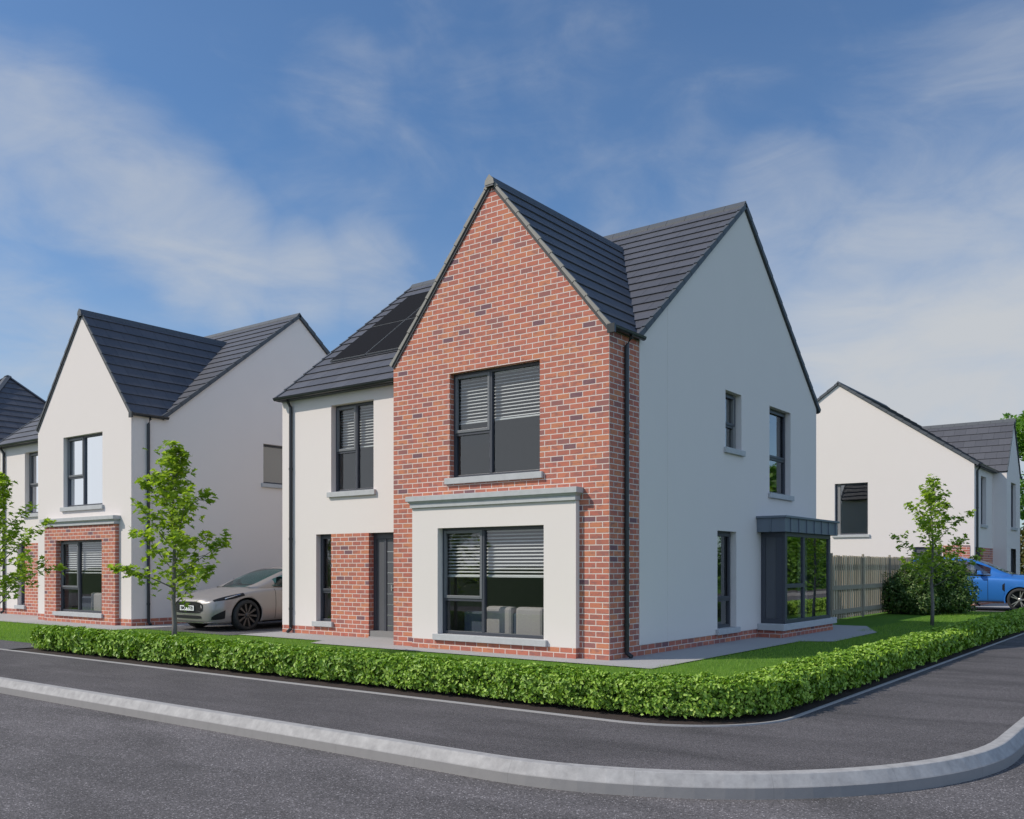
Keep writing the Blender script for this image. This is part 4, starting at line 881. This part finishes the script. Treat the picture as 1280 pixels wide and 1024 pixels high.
for k, (x, y, H_, rd) in enumerate([(17, 30, 8, 3.4), (18, 40, 9, 3.8), (15.5, 50, 8.5, 3.6), (19, 60, 10, 4.5), (16, 72, 9, 4.2)]):
    big_tree((x, y, 0), H_, rd, 60+k, ['leafy tree beyond the side road, nearest of the row and left out of frame', 'second leafy tree of the row beyond the side road, outside the frame', 'third leafy tree of the row beyond the side road, outside the frame', 'fourth and tallest leafy tree of the row beyond the side road', 'farthest leafy tree of the row beyond the side road'][k], n=5000, size=.45, group=rt)

# ------------------------------------------------------------------ cars
def interp(st, x, j):
    xs = [s[0] for s in st]
    if x >= xs[0]: return st[0][j]
    if x <= xs[-1]: return st[-1][j]
    for k in range(len(st)-1):
        if xs[k] >= x >= xs[k+1]:
            t = (xs[k]-x)/(xs[k]-xs[k+1]); p0 = st[max(k-1, 0)][j]; p1 = st[k][j]; p2 = st[k+1][j]; p3 = st[min(k+2, len(st)-1)][j]
            h0 = xs[k]-xs[k+1]; m1 = (p2-p0)/((xs[max(k-1, 0)]-xs[k+1]) or 1)*h0; m2 = (p3-p1)/((xs[k]-xs[min(k+2, len(st)-1)]) or 1)*h0
            return (2*t**3-3*t*t+1)*p1+(t**3-2*t*t+t)*m1+(-2*t**3+3*t*t)*p2+(t**3-t*t)*m2
def curve(pts, s):
    n = len(pts)-1; f = min(max(s, 0), 1)*n; k = min(int(f), n-1); t = f-k
    p0 = pts[max(k-1, 0)]; p1 = pts[k]; p2 = pts[k+1]; p3 = pts[min(k+2, n)]
    return tuple(.5*((2*p1[i])+(-p0[i]+p2[i])*t+(2*p0[i]-5*p1[i]+4*p2[i]-p3[i])*t*t+(-p0[i]+3*p1[i]-3*p2[i]+p3[i])*t**3) for i in (0, 1))
def lathe_y(mb, prof, n=40, mi=0, cx=0, cz=0):
    b = len(mb.v)
    for j in range(n):
        t = 2*math.pi*j/n
        for (r, y) in prof: mb.v.append((cx+r*math.cos(t), y, cz+r*math.sin(t)))
    m = len(prof)
    for j in range(n):
        for k in range(m-1):
            a = b+j*m+k; c = b+((j+1) % n)*m+k; mb.f.append((a, a+1, c+1, c)); mb.m.append(mi); mb.uv.append([(0, 0)]*4)
def wheel(parent, x, y, r, side, spokes, double, rimm):
    """side +1: outer face toward +y"""
    w = .23; s = side
    t = MB(); lathe_y(t, [(r*.78, y), (r*.85, y+s*.004), (r*.94, y-s*.006), (r*.99, y-s*.03), (r, y-s*.06), (r, y-s*(w-.04)), (r*.96, y-s*w), (r*.78, y-s*w)], 44, 0, x, r)
    wo = empty_mesh = t.build('wheel', 'tyre', parent, smooth=True)
    q = MB(); R0 = r*.80; lathe_y(q, [(R0, y-s*.01), (R0-.008, y+s*.002), (R0-.022, y-s*.004), (R0-.03, y-s*.12), (.08, y-s*.13), (.0, y-s*.13)], 44, 1, x, r)
    lathe_y(q, [(.0, y+s*.0), (.03, y-s*.0), (.055, y-s*.015), (.062, y-s*.06)], 20, 0, x, r)
    for k in range(spokes):
        for e in ((-.13, .13) if double else (0,)):
            a0 = 2*math.pi*k/spokes+.1; a = a0+e*.35; a2 = a0+e*1.15; w0, w1 = (.016, .011) if double else (.014, .026)
            def pt(ang, rr, off, yy): return (x+math.cos(ang)*rr-math.sin(ang)*off, yy, r+math.sin(ang)*rr+math.cos(ang)*off)
            y0, y1 = y-s*.012, y-s*.05
            q.hexa([pt(a, .045, -w0, y1), pt(a, .045, w0, y1), pt(a2, R0-.02, w1, y1), pt(a2, R0-.02, -w1, y1), pt(a, .045, -w0, y0-s*.008), pt(a, .045, w0, y0-s*.008), pt(a2, R0-.02, w1, y0), pt(a2, R0-.02, -w1, y0)], 0)
    q.build('rim', [rimm, 'black_trim'], wo)
def car(name, loc, rz, label, kind, paintm, plate=None):
    if kind == 'saloon':
        st = [(0, .50, .24, .60, .66), (-.05, .70, .19, .645, .71), (-.16, .82, .165, .70, .765), (-.38, .91, .155, .765, .825), (-.85, .975, .155, .85, .905), (-1.3, .985, .16, .905, .965), (-1.7, .985, .17, .925, .98), (-2.6, .985, .17, .945, .97), (-3.6, .985, .17, .97, .99), (-4.2, .97, .17, .985, 1.02), (-4.7, .90, .22, .97, 1.02), (-4.97, .76, .36, .90, .95)]
        gh = [(-1.18, .62, .95, .50, .955), (-1.42, .76, .955, .60, 1.045), (-1.85, .82, .955, .62, 1.22), (-2.3, .85, .955, .60, 1.36), (-2.9, .86, .96, .58, 1.435), (-3.5, .85, .97, .57, 1.40), (-4.1, .80, .98, .56, 1.24), (-4.6, .74, .99, .56, 1.06), (-4.75, .70, .99, .60, 1.0)]
        wr, wx, rear = .345, -.86, -3.82; spk = (10, False, 'rim')
        ws = (-1.22, -2.28); sw = (-1.72, -4.0)
    else:
        st = [(0, .55, .36, .78, .92), (-.06, .76, .30, .86, 1.0), (-.22, .90, .27, .95, 1.06), (-.5, .97, .26, 1.01, 1.11), (-.9, 1.0, .26, 1.05, 1.15), (-1.5, 1.0, .27, 1.08, 1.18), (-1.9, 1.0, .27, 1.09, 1.19), (-3.0, 1.0, .27, 1.12, 1.17), (-4.0, .99, .27, 1.15, 1.18), (-4.6, .94, .32, 1.13, 1.17), (-4.9, .82, .45, 1.0, 1.05)]
        gh = [(-1.15, .70, 1.15, .62, 1.16), (-1.45, .84, 1.12, .70, 1.28), (-1.85, .88, 1.11, .70, 1.48), (-2.35, .90, 1.12, .68, 1.66), (-3.2, .90, 1.13, .66, 1.73), (-4.0, .88, 1.15, .64, 1.69), (-4.55, .84, 1.16, .62, 1.50), (-4.8, .76, 1.14, .62, 1.16)]
        wr, wx, rear = .37, -.88, -3.83; spk = (5, True, 'rim_light')
        ws = (-1.20, -2.35); sw = (-1.75, -4.45)
    r = empty(name, loc, rz); tag(r, label, 'car')
    def sec(x):
        w, zb, zs, zt = (interp(st, x, j) for j in (1, 2, 3, 4)); zm = zb+(zs-zb)*.5
        return [(0, zb), (w*.70, zb), (w*.90, zb+.02), (w*.965, zb+.10), (w, zm), (w*.985, zs-.10), (w*.93, zs-.012), (w*.80, zs+.012), (w*.55, zt-.012), (w*.25, zt), (0, zt)]
    L_ = -st[-1][0]; nx = 72; ns = 34
    def Bp(x, s, off=0):
        y, z = curve(sec(x), s); return (x, y, z)
    xs = [-(L_)*(.5-.5*math.cos(math.pi*(i/nx)))*.35-(L_)*(i/nx)*.65 for i in range(nx+1)]
    mb = MB(); idx = {}
    ring = []
    for i, x in enumerate(xs):
        ids = []
        for j in range(-ns, ns):
            s = abs(j)/ns
            y, z = curve(sec(x), s); y = y if j >= 0 else -y; mb.v.append((x, y, z)); ids.append(len(mb.v)-1)
        ring.append(ids)
    m = len(ring[0])
    for a, b in zip(ring, ring[1:]):
        for j in range(m): mb.f.append((a[j], a[(j+1) % m], b[(j+1) % m], b[j])); mb.m.append(0); mb.uv.append([(0, 0)]*4)
    mb.f.append(tuple(ring[0][::-1])); mb.m.append(0); mb.uv.append([(0, 0)]*m); mb.f.append(tuple(ring[-1])); mb.m.append(0); mb.uv.append([(0, 0)]*m)
    # merge centre duplicates via boolean-friendly cleanup
    body = mb.build('body', [paintm, 'black_trim'], r, smooth=True)
    import bmesh
    bmm = bmesh.new(); bmm.from_mesh(body.data); bmesh.ops.remove_doubles(bmm, verts=bmm.verts, dist=.0004); bmesh.ops.recalc_face_normals(bmm, faces=bmm.faces); bmm.to_mesh(body.data); bmm.free()
    cutters = []
    for cxw in (wx, rear):
        for s in (-1, 1):
            c = MB(); c.tube([(cxw, s*.62, wr), (cxw, s*1.3, wr)], wr+.045, 40); co = c.build('cut', 'black_trim'); co.parent = r; cutters.append(co)
            md = body.modifiers.new('b', 'BOOLEAN'); md.operation = 'DIFFERENCE'; md.object = co; md.solver = 'EXACT'; md.material_mode = 'TRANSFER'
    bpy.context.view_layer.update(); dg = bpy.context.evaluated_depsgraph_get(); ev = body.evaluated_get(dg); me = bpy.data.meshes.new_from_object(ev); body.modifiers.clear(); body.data = me
    for c in cutters: bpy.data.objects.remove(c, do_unlink=True)
    # patches on the body surface
    def patch(name_, x0, x1, s0, s1, sides, mname, off=.004, nx_=10, ns_=8, fn=None, surf=None, parent=r):
        surf = surf or (lambda x, s: curve(sec(x), s)); q = MB()
        for sd in sides:
            g = []
            for i in range(nx_+1):
                row = []
                for j in range(ns_+1):
                    a = i/nx_; b = j/ns_; x = x0+(x1-x0)*a; sa, sb = (s0, s1) if fn is None else fn(a)
                    s = sa+(sb-sa)*b; y, z = surf(x, s); e = .004; yx, zx = surf(x-e, s); ys, zs_ = surf(x, min(1, s+e)); yb, zb = surf(x, max(0, s-e))
                    t1 = Vector((-e, yx-y, zx-z)); t2 = Vector((0, ys-yb, zs_-zb)); n = t1.cross(t2); n = n.normalized() if n.length > 1e-9 else Vector((0, 0, 1))
                    if n.dot(Vector((0, y, z-.4))) < 0: n = -n
                    p = Vector((x, y, z))+n*off; row.append((p.x, p.y*sd, p.z))
                g.append(row)
            for i in range(nx_):
                for j in range(ns_): q.poly([g[i][j], g[i+1][j], g[i+1][j+1], g[i][j+1]])
        return q.build(name_, mname, parent, smooth=True)
    def gsec(x):
        wb_, zb, wt, zt = (interp(gh, x, j) for j in (1, 2, 3, 4)); return [(wb_, zb-.06), (wb_*.99, zb+.01), (wb_*.62+wt*.40, zb+(zt-zb)*.55), (wt+.01, zt-.035*min(1, (zt-zb)*4)), (wt*.72, zt), (wt*.35, zt+.012), (0, zt+.015)]
    gsurf = lambda x, s: curve(gsec(x), s)
    q = MB(); nxg = 44; ring = []
    for i in range(nxg+1):
        x = gh[0][0]+(gh[-1][0]-gh[0][0])*i/nxg; ring.append([(x, y*(1 if j >= 0 else -1), z) for j in range(-20, 21) for (y, z) in [gsurf(x, 1-abs(j)/20)]])
    inws = lambda x, s: ws[1] < x < ws[0] and s > .52
    for a, b in zip(ring, ring[1:]):
        for j in range(40):
            s = 1-abs(j-19.5)/20; jj = abs(j-19.5)/20  # s along: 1 at centre
            xm_ = (a[0][0]+b[0][0])/2; sc_ = 1-jj
            if xm_ > ws[1] and sc_ > .60: continue
            if sw[1] < xm_ < sw[0] and .20 < sc_ < .44: continue
            q.poly([a[j], a[j+1], b[j+1], b[j]])
    q.build('roof_panel', paintm, r, smooth=True)
    gm = 'glass_teal' if kind == 'saloon' else 'glass_dark'
    patch('windscreen', ws[0]+.03, ws[1]-.02, .60, 1.0, (1, -1), gm, .003, 14, 10, surf=gsurf)
    for sd in (1, -1):
        patch('side_window', sw[0]+.06, sw[1]-.05, .19, .45, (sd,), gm, .003, 24, 6, surf=gsurf, fn=lambda a: (.19, .19+(.26)*min(1, a*5+.05)*min(1, (1-a)*5+.05)))
        patch('window_trim', sw[0]+.02, sw[1]-.02, .15, .19, (sd,), 'black_trim', .006, 24, 1, surf=gsurf)
        for cxw in (wx, rear): wheel(r, cxw, sd*(interp(st, cxw, 1)+.002), wr, sd, *spk)
    it = MB(); it.box((-1.9, -.7, .35), (-4.2, .7, .62)); 
    for y in (-.38, .38): it.box((-2.75, y-.24, .5), (-2.95, y+.24, 1.0)); it.box((-2.8, y-.12, 1.0), (-2.92, y+.12, 1.17)); it.box((-3.7, y-.26, .5), (-3.9, y+.26, 1.02))
    it.box((-1.55, -.72, .70), (-1.85, .72, .90)); it.build('seats', 'leather', r, bevel=.03)
    # door seams and sills
    for sd in (1, -1):
        for xd in (-1.62 if kind == 'saloon' else -1.78, -2.78): patch('door_seam', xd, xd-.012, .28, .60, (sd,), 'black_trim', .0025, 1, 12)
        patch('side_skirt', wx-.45, rear+.45, .17, .25, (sd,), 'black_trim' if kind == 'saloon' else 'rim_light', .006, 10, 2)
        hd = MB(); y = interp(st, -2.5, 1)*.985; z = interp(st, -2.5, 3)-.10; hd.box((-2.48, sd*(y+.0), z-.012), (-2.68, sd*(y+.022), z+.012)); hd.build('handle', 'chrome', r, bevel=.006)
        mr = MB(); zb = interp(gh, -1.95, 2)+.04; yb = interp(gh, -1.95, 1)
        mr.hexa([(-1.93, sd*(yb+.06), zb), (-1.93, sd*(yb+.28), zb+.01), (-2.07, sd*(yb+.27), zb+.01), (-2.07, sd*(yb+.06), zb), (-1.95, sd*(yb+.07), zb+.13), (-1.97, sd*(yb+.25), zb+.14), (-2.07, sd*(yb+.26), zb+.14), (-2.07, sd*(yb+.07), zb+.13)])
        mr.box((-1.97, sd*(yb-.04), zb-.01), (-2.03, sd*(yb+.08), zb+.03), 1); mr.build('wing_mirror', [paintm, 'black_trim'], r, bevel=.02, smooth=False)
    if kind == 'saloon':
        # nose: raised front details wrap the bumper; built on a smooth front sheet
        def fy(y, z): # x of nose surface for given y,z (ray to loft)
            lo, hi = -.9, 0.0
            x = 0.0
            while x > -.9:
                pts = sec(x); ok = False
                # width at this height
                ymax = 0
                for s in range(0, 41):
                    yy, zz = curve(pts, s/40)
                    if abs(zz-z) < .03: ymax = max(ymax, yy)
                if ymax >= abs(y) and interp(st, x, 2) <= z <= interp(st, x, 4): return x
                x -= .01
            return x
        def front_patch(nm, outline, mname, off=.01, sides=(1,), par=r):
            q = MB()
            for sd in sides:
                cy = sum(p[0] for p in outline)/len(outline); cz = sum(p[1] for p in outline)/len(outline); rings_ = []
                for f in (1, .66, .33): rings_.append([(fy(cy+(p[0]-cy)*f, cz+(p[1]-cz)*f)+off, (cy+(p[0]-cy)*f)*sd, cz+(p[1]-cz)*f) for p in outline])
                n = len(outline)
                for a, b in zip(rings_, rings_[1:]):
                    for k in range(n): q.poly([a[k], a[(k+1) % n], b[(k+1) % n], b[k]])
                q.poly(rings_[-1])
            return q.build(nm, mname, par)
        el = lambda cy, cz, a, b, n=22, p=.6: [(cy+a*math.copysign(abs(math.cos(2*math.pi*k/n))**p, math.cos(2*math.pi*k/n)), cz+b*math.copysign(abs(math.sin(2*math.pi*k/n))**p, math.sin(2*math.pi*k/n))) for k in range(n)]
        gr = front_patch('grille', el(0, .525, .54, .13, 26, .55), 'black_trim', .012)
        front_patch('lower_grille', el(0, .315, .50, .035, 26, .4), 'black_trim', .010)
        front_patch('chrome_strip', el(0, .385, .46, .006, 20, .4), 'chrome', .014)
        [patch('fog_vent', -.085, -.33, .29, .41, (sd,), 'black_trim', .005, 8, 4, fn=lambda a: (.29+.03*a, .335+.075*a**.5)) for sd in (1, -1)]
        front_patch('splitter', el(0, .19, .80, .012, 30, .3), 'chrome', .012)
        for sd in (1, -1):
            hl = patch('headlight', -.13, -.80, .55, .62, (sd,), 'black_trim', .006, 14, 5, fn=lambda a: (.615-.115*math.sin(math.pi*min(.5, .12+a*.6))+.025*a, .635-.02*a))
            patch('headlight_lens', -.34, -.72, .58, .62, (sd,), 'chrome', .010, 10, 2, fn=lambda a: (.545+.03*a, .575+.02*a), parent=hl)
        pb = MB(); xf = fy(0, .47)+.035; pb.box((xf-.01, -.26, .455), (xf, .26, .565)); po = pb.build('number_plate', 'plate', r, bevel=.004)
        bk = MB(); bk.box((xf-.05, -.2, .46), (xf-.0105, .2, .55)); bk.build('plate_holder', 'black_trim', po)
        if plate:
            fc = bpy.data.curves.new('plate_text', 'FONT'); fc.body = plate; fc.size = .105; fc.align_x = 'CENTER'; fc.align_y = 'CENTER'; fc.extrude = .001; fc.offset = .0015
            to = bpy.data.objects.new('t', fc); COL.objects.link(to); bpy.context.view_layer.update(); me = bpy.data.meshes.new_from_object(to.evaluated_get(bpy.context.evaluated_depsgraph_get())); bpy.data.objects.remove(to)
            me.materials.clear(); me.materials.append(M['black_trim']); t2 = bpy.data.objects.new('plate_text', me); COL.objects.link(t2); t2.parent = po; t2.location = (xf+.003, 0, .509); t2.rotation_euler = (R_(90), 0, R_(90))
        bd = MB(); xb = fy(0, .62)+.022   # small T shaped nose badge
        bd.poly([(xb, -.035, .625), (xb, .035, .625), (xb, .03, .612), (xb, .009, .614), (xb-.0, 0, .572), (xb, -.009, .614), (xb, -.03, .612)]); bd.build('badge', 'chrome', r)
        tr = MB(); y = interp(st, -1.45, 1); tr.box((-1.40, y*.985, .735), (-1.52, y*.985+.008, .75)); tr.box((-1.40, -y*.985, .735), (-1.52, -y*.985-.008, .75)); tr.build('side_repeater', 'chrome', r)
    else:
        for sd in (1, -1):
            patch('air_vent', -1.30, -1.37, .36, .5, (sd,), 'black_trim', .006, 4, 8, fn=lambda a: (.385+.02*a, .47-a*.02))
            patch('headlight', -.12, -.5, .55, .62, (sd,), 'black_trim', .006, 8, 4); 
            arch = MB()
            for cxw in (wx, rear):
                yy = sd*(interp(st, cxw, 1)+.0)
                for k in range(20):
                    a0, a1 = math.pi*(k/20)*1.16-.25, math.pi*((k+1)/20)*1.16-.25; r0, r1 = wr+.04, wr+.075
                    arch.hexa([(cxw+math.cos(t)*rr, yy-sd*(.03 if i_ < 4 else -.008), wr+math.sin(t)*rr) for i_, (t, rr) in enumerate([(a0, r0), (a0, r1), (a1, r1), (a1, r0)]*2)])
            arch.build('wheel_arch', paintm, r)
        rl = MB()
        for sd in (1, -1): rl.tube([(-2.6, sd*.66, 1.67), (-2.9, sd*.66, 1.75), (-3.9, sd*.63, 1.74), (-4.3, sd*.62, 1.64)], .014, 6)
        rl.build('roof_rail', 'chrome', r)
    return r
car('parked_car', (-10.77, -.10, .004), R_(-90), 'metallic grey saloon car parked on the driveway beside the brick gabled house', 'saloon', 'car_grey', 'BMX 1778')
car('parked_car', (3.42, 21.62, .004), 0, 'bright blue sport utility car parked before the right hand white house', 'suv', 'car_blue')
car('parked_car', (-23.95, .45, .004), R_(-90), 'red saloon car just showing at the left edge of the picture', 'saloon', 'car_red')
